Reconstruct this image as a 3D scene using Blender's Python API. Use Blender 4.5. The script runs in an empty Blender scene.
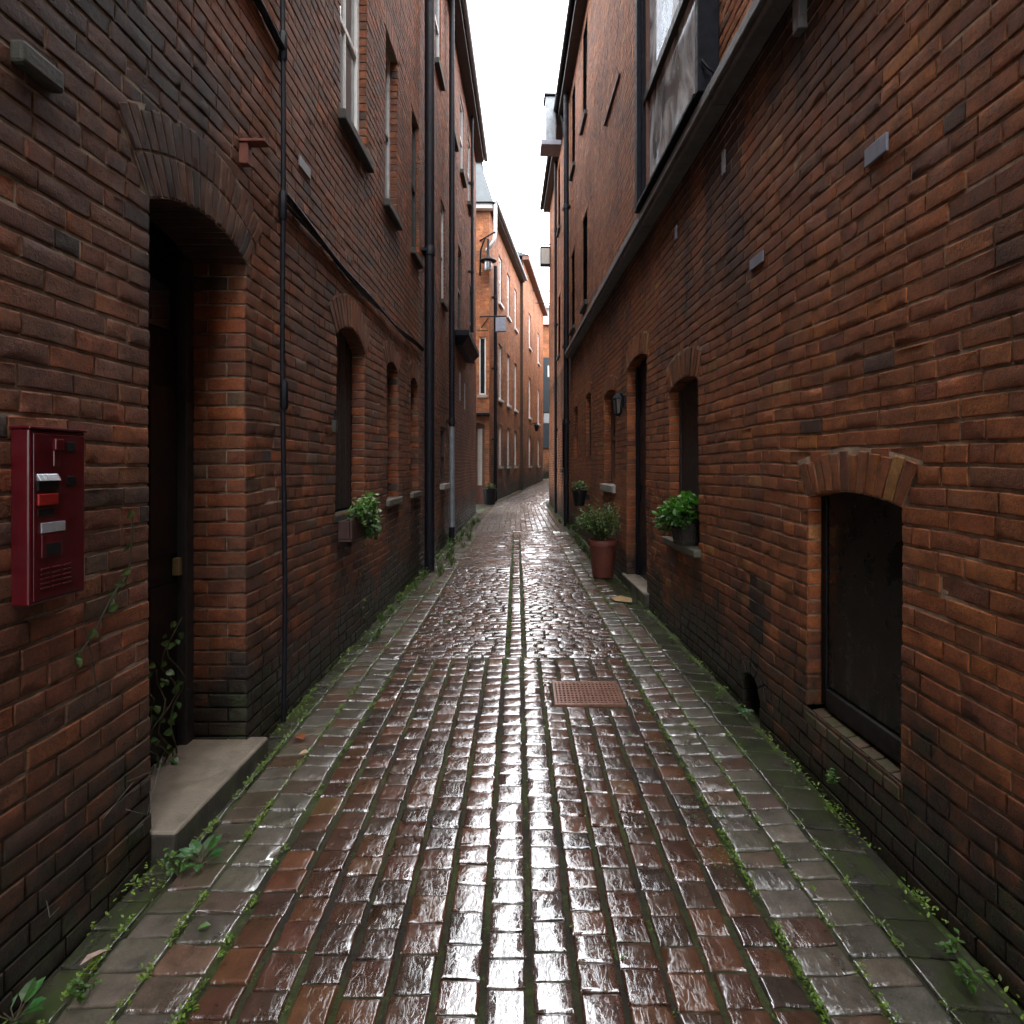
import bpy, math, random
import numpy as np
from mathutils import Vector
R = math.radians
rng = np.random.default_rng(7)
random.seed(7)
scene = bpy.context.scene
COL = scene.collection

# ------------------------------------------------------------------ bookkeeping
def tag(o, label=None, cat=None, group=None, kind=None):
    if label: o['label'] = label
    if cat: o['category'] = cat
    if group: o['group'] = group
    if kind: o['kind'] = kind
    return o

def thing(name, label, cat, loc=(0, 0, 0), group=None):
    o = bpy.data.objects.new(name, None)
    o.empty_display_size = 0.1
    o.location = loc
    COL.objects.link(o)
    return tag(o, label, cat, group)

def wloc(o):
    v = Vector((0, 0, 0))
    while o is not None:
        v = v + o.location
        o = o.parent
    return v

def link(o, parent=None):
    COL.objects.link(o)
    if parent is not None:
        o.parent = parent
        o.location = -wloc(parent)
    return o

def copy_tree(o, parent=None):
    c = o.copy()
    COL.objects.link(c)
    c.parent = parent
    for ch in list(o.children):
        copy_tree(ch, c)
    return c

# ------------------------------------------------------------------ node helpers
class NT:
    def __init__(self, name):
        self.m = bpy.data.materials.new(name)
        self.m.use_nodes = True
        self.t = self.m.node_tree
        self.t.nodes.clear()
        self.out = self.n('ShaderNodeOutputMaterial')
    def n(self, kind, **kw):
        x = self.t.nodes.new(kind)
        for k, v in kw.items():
            if k[0] == '_':
                x.inputs[k[1:].replace('_', ' ')].default_value = v
            else:
                setattr(x, k, v)
        return x
    def l(self, a, b):
        self.t.links.new(a, b)
    def pos(self, scale=(1, 1, 1), obj=False):
        if obj:
            g = self.n('ShaderNodeTexCoord').outputs['Object']
        else:
            g = self.n('ShaderNodeNewGeometry').outputs['Position']
        mp = self.n('ShaderNodeMapping')
        mp.inputs['Scale'].default_value = scale
        self.l(g, mp.inputs['Vector'])
        return mp.outputs['Vector']
    def noise(self, scale, detail=4, rough=.55, vec=None, dist=0.0):
        x = self.n('ShaderNodeTexNoise')
        x.inputs['Scale'].default_value = scale
        x.inputs['Detail'].default_value = detail
        x.inputs['Roughness'].default_value = rough
        x.inputs['Distortion'].default_value = dist
        self.l(vec if vec is not None else self.pos(), x.inputs['Vector'])
        return x.outputs['Fac']
    def ramp(self, fac, stops):
        x = self.n('ShaderNodeValToRGB')
        e = x.color_ramp.elements
        while len(e) < len(stops): e.new(.5)
        for i, (p, c) in enumerate(stops):
            e[i].position = p
            e[i].color = c if len(c) == 4 else (*c, 1)
        self.l(fac, x.inputs['Fac'])
        return x.outputs['Color']
    def rng(self, fac, a, b, c=0., d=1.):
        x = self.n('ShaderNodeMapRange')
        x.inputs[1].default_value = a; x.inputs[2].default_value = b
        x.inputs[3].default_value = c; x.inputs[4].default_value = d
        self.l(fac, x.inputs[0])
        return x.outputs[0]
    def math(self, op, a, b=None, clamp=False):
        x = self.n('ShaderNodeMath', operation=op, use_clamp=clamp)
        for i, v in enumerate((a, b)):
            if v is None: continue
            if isinstance(v, (int, float)): x.inputs[i].default_value = v
            else: self.l(v, x.inputs[i])
        return x.outputs[0]
    def mix(self, fac, a, b, mode='MIX'):
        x = self.n('ShaderNodeMix', data_type='RGBA', blend_type=mode)
        if isinstance(fac, (int, float)): x.inputs[0].default_value = fac
        else: self.l(fac, x.inputs[0])
        for i, v in ((6, a), (7, b)):
            if isinstance(v, tuple): x.inputs[i].default_value = (*v[:3], 1)
            else: self.l(v, x.inputs[i])
        return x.outputs[2]
    def bump(self, h, strength=.5, dist=.01, normal=None):
        x = self.n('ShaderNodeBump')
        x.inputs['Strength'].default_value = strength
        x.inputs['Distance'].default_value = dist
        self.l(h, x.inputs['Height'])
        if normal is not None: self.l(normal, x.inputs['Normal'])
        return x.outputs['Normal']
    def attr(self, name):
        return self.n('ShaderNodeAttribute', attribute_name=name)
    def bsdf(self, color=None, rough=.6, normal=None, metallic=0., **kw):
        b = self.n('ShaderNodeBsdfPrincipled')
        if color is not None:
            if isinstance(color, tuple): b.inputs['Base Color'].default_value = (*color[:3], 1)
            else: self.l(color, b.inputs['Base Color'])
        if isinstance(rough, (int, float)): b.inputs['Roughness'].default_value = rough
        else: self.l(rough, b.inputs['Roughness'])
        b.inputs['Metallic'].default_value = metallic
        if normal is not None: self.l(normal, b.inputs['Normal'])
        for k, v in kw.items():
            k = k.replace('_', ' ')
            if isinstance(v, (int, float, tuple)): b.inputs[k].default_value = v
            else: self.l(v, b.inputs[k])
        self.l(b.outputs[0], self.out.inputs['Surface'])
        return b

def height_above_lane(t):
    sp = t.n('ShaderNodeSeparateXYZ')
    t.l(t.n('ShaderNodeNewGeometry').outputs['Position'], sp.inputs[0])
    return t.math('SUBTRACT', sp.outputs['Z'], t.math('MULTIPLY', sp.outputs['Y'], SLOPE))

SLOPE = .015

# ------------------------------------------------------------------ materials
def mat_brick(name, soot_shade=(.014, .012, .011), bumpy=1.0):
    t = NT(name)
    a = t.attr('bcol')
    fine = t.noise(70, 6, .7)
    mid = t.noise(11, 5, .6)
    big = t.noise(.8, 5, .6, dist=.6)
    streak = t.noise(1.0, 6, .65, vec=t.pos((5, 5, .5)))
    c = t.mix(1., a.outputs['Color'], t.ramp(mid, [(.25, (.5, .5, .52)), (.55, (1, 1, 1)), (.8, (1.3, 1.22, 1.12))]), 'MULTIPLY')
    c = t.mix(1., c, t.ramp(fine, [(.3, (.45, .43, .43)), (.52, (1.0, 1.0, 1.0)), (.75, (1.3, 1.26, 1.2))]), 'MULTIPLY')
    pit = t.rng(t.noise(95, 3, .8), .60, .70)
    c = t.mix(t.math('MULTIPLY', pit, .6), c, (.02, .015, .012))
    # soot: per-brick grime and painted shade plus rain streaks and blotches
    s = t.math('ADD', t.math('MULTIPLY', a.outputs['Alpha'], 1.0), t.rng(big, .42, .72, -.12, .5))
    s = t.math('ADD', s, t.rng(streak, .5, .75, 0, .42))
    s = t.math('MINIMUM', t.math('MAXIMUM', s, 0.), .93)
    c = t.mix(s, c, soot_shade)
    # lime bloom
    bl = t.math('MULTIPLY', t.rng(t.noise(3.3, 6, .7), .62, .78), .16)
    c = t.mix(bl, c, (.30, .25, .21))
    # damp algae along the foot of the wall
    h = height_above_lane(t)
    hh = t.math('ADD', h, t.rng(t.noise(2.4, 5, .7), .3, .7, -.4, .4))
    damp = t.rng(hh, .80, .22, 0, 1)
    c = t.mix(t.math('MULTIPLY', damp, .93), c, (.010, .0105, .008))
    green = t.math('MULTIPLY', t.rng(hh, .5, .1), t.rng(t.noise(7, 5, .7), .5, .68))
    c = t.mix(t.math('MULTIPLY', green, .75), c, (.030, .048, .012))
    rough = t.math('SUBTRACT', t.rng(fine, .2, .8, .62, .9), t.math('MULTIPLY', damp, .3))
    hgt = t.math('ADD', t.math('MULTIPLY', t.noise(160, 5, .7), .5), t.math('MULTIPLY', t.noise(34, 5, .65), .9))
    hgt = t.math('SUBTRACT', hgt, t.math('MULTIPLY', pit, .5))
    n = t.bump(hgt, .85 * bumpy, .007)
    t.bsdf(c, rough, n, Specular_IOR_Level=.35)
    return t.m

def mat_mortar(name, col=(.085, .07, .055)):
    t = NT(name)
    c = t.mix(t.rng(t.noise(14, 5, .7), .3, .6), tuple(x * .4 for x in col), tuple(x * 1.2 for x in col))
    h = height_above_lane(t)
    hh = t.math('ADD', h, t.rng(t.noise(2.4, 5, .7), .3, .7, -.4, .4))
    c = t.mix(t.rng(hh, .95, .15), c, (.010, .011, .007))
    c = t.mix(t.rng(t.noise(.8, 5, .6, dist=.6), .45, .7, 0, .7), c, (.015, .013, .011))
    n = t.bump(t.noise(120, 5, .8), .9, .006)
    t.bsdf(c, .95, n, Specular_IOR_Level=.2)
    return t.m

def mat_sett(name):
    t = NT(name)
    a = t.attr('bcol')
    mid = t.noise(17, 5, .65)
    fine = t.noise(150, 4, .7)
    c = t.mix(1., a.outputs['Color'], t.ramp(mid, [(.28, (.5, .5, .5)), (.55, (1, 1, 1)), (.8, (1.45, 1.35, 1.25))]), 'MULTIPLY')
    c = t.mix(1., c, t.ramp(fine, [(.3, (.7, .7, .7)), (.65, (1.1, 1.1, 1.1))]), 'MULTIPLY')
    # moss bloom, strength from the attribute's alpha
    mo = t.math('MULTIPLY', a.outputs['Alpha'], t.rng(t.noise(4.5, 6, .72), .42, .66))
    c = t.mix(mo, c, (.035, .048, .014))
    film = t.rng(t.noise(5.5, 5, .6, dist=.8), .36, .56)            # standing water film
    st = t.noise(1., 5, .62, vec=t.pos((46, 15, 20)), dist=.9)
    st2 = t.noise(90, 4, .6)
    hgt = t.math('ADD', st, t.math('MULTIPLY', st2, .28))
    n0 = t.bump(hgt, .40, .005)
    chis = t.noise(1., 5, .6, vec=t.pos((40, 14, 20)), dist=1.6)
    flecks = t.rng(chis, .50, .60)
    flecks2 = t.rng(t.noise(1., 3, .5, vec=t.pos((70, 45, 20)), dist=1.), .58, .68)
    ripple = t.math('ADD', t.math('MULTIPLY', flecks, .55), t.math('MULTIPLY', flecks2, .35))
    ripple = t.math('ADD', ripple, t.math('MULTIPLY', t.noise(9, 2, .5), .55))
    n1 = t.bump(ripple, .22, .0030)
    # the middle of the lane is worn smooth and holds a film of water
    sx = t.n('ShaderNodeSeparateXYZ'); t.l(t.n('ShaderNodeNewGeometry').outputs['Position'], sx.inputs[0])
    off_c = t.math('ABSOLUTE', t.math('ADD', sx.outputs['X'], t.math('MULTIPLY', sx.outputs['Y'], .009)))
    worn = t.rng(off_c, .62, .10)
    film = t.math('MAXIMUM', film, worn)
    t.l(t.math('SUBTRACT', .24, t.math('MULTIPLY', worn, .13)), n1.node.inputs['Strength'])
    rough = t.rng(mid, .2, .8, .28, .5)
    cw = t.rng(film, 0, 1, .38, 1.)
    cw = t.math('MULTIPLY', cw, t.math('SUBTRACT', 1., t.math('MULTIPLY', mo, .75)))
    t.bsdf(c, rough, n0, Coat_Weight=cw, Coat_Roughness=t.rng(film, 0, 1, .13, .03),
           Coat_IOR=2.7, Coat_Normal=n1, Specular_IOR_Level=.22)
    return t.m

def mat_bed(name):
    t = NT(name)
    g = t.rng(t.noise(2.2, 6, .7), .42, .6)
    sp = t.n('ShaderNodeSeparateXYZ')
    t.l(t.n('ShaderNodeNewGeometry').outputs['Position'], sp.inputs[0])
    c = t.mix(t.noise(40, 4, .7), (.012, .010, .007), (.036, .031, .018))
    c = t.mix(t.math('MULTIPLY', g, .9), c, t.ramp(t.noise(60, 4), [(.3, (.022, .034, .007)), (.7, (.085, .12, .02))]))
    n = t.bump(t.noise(90, 5, .75), 1., .012)
    t.bsdf(c, t.rng(t.noise(3, 4), .4, .6, .3, .75), n)
    return t.m

def mat_paint(name, col, rough=.45, var=.35, metallic=0., bump=.15, scale=9, coat=0., spec=.5):
    t = NT(name)
    lo = tuple(x * (1 - var) for x in col)
    c = t.mix(t.rng(t.noise(scale, 6, .7), .3, .7), lo, col)
    c = t.mix(t.math('MULTIPLY', t.rng(t.noise(1., 6, .7, vec=t.pos((14, 14, 1.5))), .52, .75), .5), c, tuple(x * .25 for x in col))
    n = t.bump(t.noise(60, 5, .7), bump, .004)
    t.bsdf(c, t.rng(t.noise(20, 4), .3, .7, rough * .8, min(1, rough * 1.25)), n, metallic, Coat_Weight=coat, Coat_Roughness=.15, Specular_IOR_Level=spec)
    return t.m

def mat_stone(name, col, moss=0., rough=.75):
    t = NT(name)
    c = t.mix(t.rng(t.noise(6, 6, .7), .3, .7), tuple(x * .5 for x in col), col)
    c = t.mix(t.rng(t.noise(45, 4, .7), .55, .75, 0, .6), c, tuple(x * .4 for x in col))
    if moss:
        c = t.mix(t.math('MULTIPLY', t.rng(t.noise(5, 6, .7), .40, .60), moss), c, (.045, .058, .012))
    n = t.bump(t.noise(70, 6, .7), .6, .006)
    t.bsdf(c, rough, n)
    return t.m

def mat_step(name, col):
    t = NT(name)
    c = t.mix(t.rng(t.noise(6, 6, .7), .3, .7), tuple(x * .6 for x in col), col)
    c = t.mix(t.rng(t.noise(2.2, 6, .75), .52, .68, 0, .7), c, tuple(x * .3 for x in col))
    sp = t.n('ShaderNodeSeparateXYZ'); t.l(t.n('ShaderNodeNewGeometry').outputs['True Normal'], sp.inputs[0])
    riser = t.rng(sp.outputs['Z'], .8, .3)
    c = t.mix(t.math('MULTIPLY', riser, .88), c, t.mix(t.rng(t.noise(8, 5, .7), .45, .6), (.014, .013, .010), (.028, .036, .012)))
    t.bsdf(c, t.rng(t.noise(5, 4), .35, .65, .3, .65), t.bump(t.noise(70, 6, .7), .6, .006))
    return t.m

def mat_glass(name, tint=(.02, .025, .03), rough=.04):
    t = NT(name)
    n = t.bump(t.noise(1.2, 3, .5), .12, .05)
    b = t.bsdf(tint, rough, n, Specular_IOR_Level=.9)
    return t.m

def mat_sooty(name):
    t = NT(name)
    st = t.rng(t.noise(1., 5, .65, vec=t.pos((38, 38, 3.2))), .52, .72)
    sp = t.n('ShaderNodeSeparateXYZ'); t.l(t.n('ShaderNodeNewGeometry').outputs['Position'], sp.inputs[0])
    low = t.rng(sp.outputs['Z'], .85, .5)
    c = t.mix(t.math('MULTIPLY', t.math('MULTIPLY', st, low), .55), (.010, .012, .011), (.14, .14, .13))
    c = t.mix(t.rng(t.noise(3, 5, .7), .55, .75, 0, .35), c, (.035, .035, .03))
    t.bsdf(c, t.rng(t.noise(5, 5, .7), .35, .65, .12, .45), t.bump(t.noise(2, 3), .1, .03))
    return t.m

def mat_clear_glass(name):
    t = NT(name)
    n = t.bump(t.noise(1.6, 3, .5), .03, .03)
    gl = t.n('ShaderNodeBsdfGlossy'); gl.inputs['Roughness'].default_value = .03; gl.inputs['Color'].default_value = (.55, .6, .66, 1)
    t.l(n, gl.inputs['Normal'])
    tr = t.n('ShaderNodeBsdfTransparent'); tr.inputs['Color'].default_value = (.85, .9, .9, 1)
    fr = t.n('ShaderNodeFresnel'); fr.inputs['IOR'].default_value = 1.2
    t.l(n, fr.inputs['Normal'])
    mx = t.n('ShaderNodeMixShader')
    t.l(fr.outputs[0], mx.inputs[0]); t.l(tr.outputs[0], mx.inputs[1]); t.l(gl.outputs[0], mx.inputs[2])
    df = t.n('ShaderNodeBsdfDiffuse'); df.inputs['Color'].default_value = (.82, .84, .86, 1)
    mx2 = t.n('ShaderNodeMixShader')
    sky_sheen = t.rng(t.noise(1., 4, .6, vec=t.pos((2.2, 2.2, 1.1)), dist=1.6), .40, .64, .12, .75)  # whitish diffuse patches painted on the pane in place of a pale reflection
    t.l(sky_sheen, mx2.inputs[0]); t.l(mx.outputs[0], mx2.inputs[1]); t.l(df.outputs[0], mx2.inputs[2])
    t.l(mx2.outputs[0], t.out.inputs['Surface'])
    return t.m

def mat_leaf(name):
    t = NT(name)
    a = t.attr('lcol')
    c = t.mix(1., a.outputs['Color'], t.ramp(t.noise(60, 3), [(.3, (.7, .7, .7)), (.7, (1.25, 1.25, 1.1))]), 'MULTIPLY')
    b = t.n('ShaderNodeBsdfPrincipled')
    t.l(c, b.inputs['Base Color']); b.inputs['Roughness'].default_value = .38
    tl = t.n('ShaderNodeBsdfTranslucent')
    t.l(t.mix(1., c, (1.2, 1.4, .6), 'MULTIPLY'), tl.inputs['Color'])
    mx = t.n('ShaderNodeMixShader'); mx.inputs[0].default_value = .28
    t.l(b.outputs[0], mx.inputs[1]); t.l(tl.outputs[0], mx.inputs[2])
    t.l(mx.outputs[0], t.out.inputs['Surface'])
    return t.m

M = {}
M['brick_l'] = mat_brick('sooty_brick')
M['brick_r'] = mat_brick('red_brown_brick')
M['brick_o'] = mat_brick('orange_brick', soot_shade=(.05, .03, .02), bumpy=.5)
M['mortar_l'] = mat_mortar('old_mortar', (.33, .265, .20))
M['mortar_r'] = mat_mortar('brown_mortar', (.44, .31, .215))
M['mortar_o'] = mat_mortar('orange_mortar', (.30, .17, .10))
M['sett'] = mat_sett('wet_sett')
M['bed'] = mat_bed('mossy_joint')
M['black'] = mat_paint('black_paint', (.008, .008, .009), .5, .4, spec=.25)
M['door_black'] = mat_paint('door_black', (.006, .006, .0075), .35, .4)
M['door_navy'] = mat_paint('door_navy', (.008, .011, .018), .4, .4)
M['iron'] = mat_paint('painted_iron', (.007, .007, .012), .55, .4, bump=.3, spec=.22)
M['zinc'] = mat_paint('zinc', (.24, .26, .28), .45, .4, .3)
M['slate'] = mat_paint('slate', (.085, .10, .107), .6, .3, bump=.4, scale=4)
M['white'] = mat_paint('white_paint', (.78, .78, .76), .45, .2)
M['grey_white'] = mat_paint('weathered_white_paint', (.5, .5, .5), .5, .35)
M['stone'] = mat_stone('pale_stone', (.36, .33, .29))
M['stone_dark'] = mat_stone('dark_stone', (.055, .05, .046), .25)
M['step'] = mat_step('step_stone', (.25, .205, .155))
M['sill_stone'] = mat_stone('sill_stone', (.15, .132, .11), .4, .6)
M['sill_moss'] = mat_stone('mossy_sill', (.12, .07, .045), .95)
M['timber_grey'] = mat_stone('weathered_timber', (.17, .165, .165), .1)
M['timber_dark'] = mat_paint('dark_timber', (.030, .026, .026), .55, .45, bump=.4)
M['timber_navy'] = mat_paint('navy_timber', (.009, .010, .016), .62, .4, bump=.25, spec=.15)
M['timber_brown'] = mat_paint('brown_timber', (.17, .07, .045), .6, .45, bump=.4)
M['wood_rail'] = mat_paint('worn_rail', (.02, .017, .014), .6, .5)
M['shutter'] = mat_paint('shutter', (.040, .036, .036), .55, .3)
M['glass'] = mat_glass('dark_glass')
M['void'] = mat_paint('dull_black', (.006, .006, .007), 1., .2, spec=0.)
M['glass_grey'] = mat_glass('grey_glass', (.16, .18, .19))
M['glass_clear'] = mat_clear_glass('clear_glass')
M['curtain'] = mat_paint('curtain_cloth', (.82, .81, .78), .9, .12)
M['dark_room'] = mat_paint('dark_room', (.02, .02, .02), .9, .3)
M['red'] = mat_paint('red_enamel', (.085, .0022, .007), .36, .3, bump=.08, coat=.2)
M['red_bright'] = mat_paint('bright_red', (.30, .008, .006), .4, .2)
M['rust'] = mat_paint('rust', (.21, .06, .035), .7, .5, bump=.6, scale=25)
M['grate'] = mat_paint('rusty_grate', (.34, .16, .11), .36, .45, .35, bump=.4, scale=30, coat=.6)
M['label'] = mat_paint('label_plate', (.32, .33, .36), .5, .3)
M['plate'] = mat_paint('grey_plate', (.26, .27, .33), .5, .35)
M['terracotta'] = mat_paint('terracotta', (.15, .036, .021), .6, .4, bump=.3)
M['wicker'] = mat_paint('wicker', (.030, .022, .018), .7, .5, bump=.6, scale=30)
M['box_brown'] = mat_paint('box_brown', (.05, .018, .013), .6, .4)
M['soil'] = mat_stone('soil', (.03, .022, .016))
M['leaf'] = mat_leaf('leaf')
M['stem'] = mat_paint('stem', (.07, .06, .03), .8, .4)
M['cardboard'] = mat_paint('sodden_card', (.42, .27, .12), .6, .3)
M['teal'] = mat_paint('blue_grey_board', (.018, .028, .036), .6, .2)
M['pale'] = mat_paint('pale_render', (.36, .37, .38), .8, .15)
M['beige'] = mat_paint('beige_panel', (.42, .40, .35), .5, .2)
M['roof_red'] = mat_paint('red_roof', (.24, .12, .09), .7, .3)
M['lamp_glass'] = mat_glass('lamp_glass', (.10, .09, .08), .2)
M['ground'] = mat_stone('dirt', (.05, .045, .04), .3)
M['silver'] = mat_paint('silver', (.5, .55, .6), .25, .2, .6)
M['ochre'] = mat_paint('brass', (.30, .22, .10), .4, .3, .4)

# ------------------------------------------------------------------ mesh helpers
class MB:
    def __init__(self):
        self.v = []; self.f = []
    def add(self, vs, fs):
        b = len(self.v)
        self.v += [tuple(map(float, p)) for p in vs]
        self.f += [tuple(b + i for i in f) for f in fs]
        return self
    def hexa(self, p):      # 8 points: bottom ring then top ring
        return self.add(p, [(3, 2, 1, 0), (4, 5, 6, 7), (0, 1, 5, 4), (1, 2, 6, 5), (2, 3, 7, 6), (3, 0, 4, 7)])
    def box(self, F, u0, u1, n0, n1, z0, z1):
        p = [F.p(u, n, z) for z in (z0, z1) for u, n in ((u0, n0), (u1, n0), (u1, n1), (u0, n1))]
        return self.hexa(p)
    def tube(self, pts, r, seg=10, cap=True):
        pts = [Vector(p) for p in pts]
        rs = r if isinstance(r, (list, tuple)) else [r] * len(pts)
        vs = []; fs = []
        prev = None
        for i, p in enumerate(pts):
            d = (pts[min(i + 1, len(pts) - 1)] - pts[max(i - 1, 0)]).normalized()
            if prev is None:
                a = d.orthogonal().normalized()
            else:
                a = (prev - d * prev.dot(d)).normalized()
            prev = a
            b = d.cross(a)
            for k in range(seg):
                w = 2 * math.pi * k / seg
                vs.append(p + (a * math.cos(w) + b * math.sin(w)) * rs[i])
        for i in range(len(pts) - 1):
            for k in range(seg):
                k2 = (k + 1) % seg
                fs.append((i * seg + k, i * seg + k2, (i + 1) * seg + k2, (i + 1) * seg + k))
        if cap:
            fs.append(tuple(range(seg))[::-1])
            fs.append(tuple((len(pts) - 1) * seg + k for k in range(seg)))
        return self.add(vs, fs)
    def lathe(self, c, prof, seg=28, squash=1.):
        vs = []; fs = []
        for r, z in prof:
            for k in range(seg):
                w = 2 * math.pi * k / seg
                vs.append((c[0] + r * math.cos(w) * squash, c[1] + r * math.sin(w), c[2] + z))
        for i in range(len(prof) - 1):
            for k in range(seg):
                k2 = (k + 1) % seg
                fs.append((i * seg + k, i * seg + k2, (i + 1) * seg + k2, (i + 1) * seg + k))
        fs.append(tuple(range(seg))[::-1])
        fs.append(tuple((len(prof) - 1) * seg + k for k in range(seg)))
        return self.add(vs, fs)
    def make(self, name, mat, parent=None, smooth=False, bevel=0.):
        me = bpy.data.meshes.new(name)
        me.from_pydata(self.v, [], self.f)
        me.materials.append(mat)
        if smooth:
            me.polygons.foreach_set('use_smooth', [True] * len(me.polygons))
        o = bpy.data.objects.new(name, me)
        link(o, parent)
        if bevel:
            b = o.modifiers.new('bevel', 'BEVEL')
            b.width = bevel; b.segments = 2; b.limit_method = 'ANGLE'
        if smooth:
            try:
                me.set_sharp_from_angle(angle=R(40))
            except Exception:
                pass
        return o

class Frame:
    """a wall: u along its foot, n out of its face, z up"""
    def __init__(self, p0, d, sign=1):
        self.o = np.array((p0[0], p0[1], 0.))
        l = math.hypot(d[0], d[1])
        self.u = np.array((d[0] / l, d[1] / l, 0.))
        self.n = sign * np.array((self.u[1], -self.u[0], 0.))
        self.s = sign
    def p(self, u, n, z):
        return self.o + self.u * u + self.n * n + np.array((0, 0, z))
    def uv(self, P):
        d = P - self.o
        return d @ self.u, P[..., 2]

class Bricks:
    """thousands of bricks (or setts) as separate little relief patches in one mesh"""
    def __init__(self):
        self.c = []; self.n = []; self.col = []; self.hi = []
        self.mq = []
    def brick(self, c, n, col, hi):
        self.c.append(c); self.n.append(n); self.col.append(col); self.hi.append(hi)
    def mortar(self, c):
        self.mq.append(c)
    def _patch(self, idx, hi, P):
        C = np.array([self.c[i] for i in idx]); N = np.array([self.n[i] for i in idx]); K = np.array([self.col[i] for i in idx])
        lu = np.linalg.norm(C[:, 1] - C[:, 0], axis=1); lv = np.linalg.norm(C[:, 3] - C[:, 0], axis=1)
        lu = np.maximum(lu, .02); lv = np.maximum(lv, .02)
        n = len(idx)
        a, b = P['a'], P['b']
        if hi:
            k = b + P['k']
            su = np.stack([0 * lu, a / lu, b / lu, k / lu, 0 * lu + .36, 0 * lu + .64, 1 - k / lu, 1 - b / lu, 1 - a / lu, 0 * lu + 1], 1)
            sv = np.stack([0 * lv, a / lv, b / lv, k / lv, 0 * lv + .5, 1 - k / lv, 1 - b / lv, 1 - a / lv, 0 * lv + 1], 1)
            e_ = P['d1'] * .22
            du = np.array([P['d0'], P['d1'], e_, 0, 0, 0, 0, e_, P['d1'], P['d0']])
            dv = np.array([P['d0'], P['d1'], e_, 0, 0, 0, e_, P['d1'], P['d0']])
        else:
            e = (a + b) * .55
            su = np.stack([0 * lu, e / lu, 1 - e / lu, 0 * lu + 1], 1)
            sv = np.stack([0 * lv, e / lv, 1 - e / lv, 0 * lv + 1], 1)
            du = np.array([P['d0'], 0, 0, P['d0']]); dv = du
        su = np.clip(su, 0, 1); sv = np.clip(sv, 0, 1)
        nu, nv = su.shape[1], sv.shape[1]
        S = su[:, :, None]; T = sv[:, None, :]
        dep = -np.maximum(du[:, None], dv[None, :])[None] + np.zeros((n, nu, nv))
        if hi:
            S = S + rng.normal(0, P['jit'], (n, nu, nv)) / lu[:, None, None]
            T = T + rng.normal(0, P['jit'], (n, nu, nv)) / lv[:, None, None]
            dep = dep + rng.normal(0, P['rgh'], (n, nu, nv))
            # knocked corners
            for (i, j) in ((1, 1), (1, nv - 2), (nu - 2, 1), (nu - 2, nv - 2)):
                k = rng.random(n)
                dep[:, i, j] -= np.where(k < .3, rng.random(n) * P['chip'], 0)
        else:
            S = S + np.zeros((n, nu, nv)); T = T + np.zeros((n, nu, nv))
        off = rng.normal(0, P['off'], n)
        tu = rng.normal(0, P['tilt'], n); tv = rng.normal(0, P['tilt'], n)
        dep = dep + off[:, None, None] + (S - .5) * (tu * lu)[:, None, None] + (T - .5) * (tv * lv)[:, None, None]
        if P.get('dome'):
            dep = dep + P['dome'] * (1 - (2 * S - 1) ** 2) * (1 - (2 * T - 1) ** 2) * (.4 + rng.random(n))[:, None, None]
        c = C[:, :, None, None, :]
        S4 = S[..., None]; T4 = T[..., None]
        V = (c[:, 0] * (1 - S4) * (1 - T4) + c[:, 1] * S4 * (1 - T4) + c[:, 2] * S4 * T4 + c[:, 3] * (1 - S4) * T4)
        V = V + N[:, None, None, :] * dep[..., None]
        # winding
        cr = np.cross(C[:, 1] - C[:, 0], C[:, 3] - C[:, 0])
        flip = (cr * N).sum(1) < 0
        base = (np.arange(n) * nu * nv)[:, None, None]
        i, j = np.meshgrid(np.arange(nu - 1), np.arange(nv - 1), indexing='ij')
        q = lambda a_, b_: base + (a_ * nv + b_)[None]
        Fq = np.stack([q(i, j), q(i + 1, j), q(i + 1, j + 1), q(i, j + 1)], -1).reshape(n, -1, 4)
        Fq[flip] = Fq[flip][:, :, ::-1]
        cols = np.repeat(K, nu * nv, axis=0)
        return V.reshape(-1, 3), Fq.reshape(-1, 4), cols
    def build(self, name, mats, parent, P, warp=None):
        Vs = []; Fs = []; Cs = []; Ms = []; Sm = []; b = 0
        hi = np.array(self.hi, bool)
        for h in (True, False):
            idx = np.nonzero(hi == h)[0]
            if len(idx) == 0: continue
            V, Fq, K = self._patch(idx, h, P)
            Vs.append(V); Fs.append(Fq + b); Cs.append(K); Ms.append(np.zeros(len(Fq), np.int32)); Sm.append(np.full(len(Fq), bool(h))); b += len(V)
        if self.mq:
            Q = np.array(self.mq)
            V = Q.reshape(-1, 3)
            Fq = np.arange(len(V)).reshape(-1, 4)
            Vs.append(V); Fs.append(Fq + b); Cs.append(np.zeros((len(V), 4))); Ms.append(np.ones(len(Fq), np.int32)); Sm.append(np.ones(len(Fq), bool)); b += len(V)
        V = np.concatenate(Vs); Fq = np.concatenate(Fs); K = np.concatenate(Cs); Mi = np.concatenate(Ms)
        if warp is not None: V = warp(V)
        me = bpy.data.meshes.new(name)
        me.vertices.add(len(V)); me.vertices.foreach_set('co', V.astype(np.float32).ravel())
        me.loops.add(len(Fq) * 4); me.loops.foreach_set('vertex_index', Fq.astype(np.int32).ravel())
        me.polygons.add(len(Fq))
        me.polygons.foreach_set('loop_start', (np.arange(len(Fq)) * 4).astype(np.int32))
        me.polygons.foreach_set('material_index', Mi)
        me.polygons.foreach_set('use_smooth', np.concatenate(Sm))
        at = me.attributes.new('bcol', 'FLOAT_COLOR', 'POINT')
        at.data.foreach_set('color', K.astype(np.float32).ravel())
        for m in mats: me.materials.append(m)
        me.update(calc_edges=True); me.validate()
        return link(bpy.data.objects.new(name, me), parent)

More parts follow.
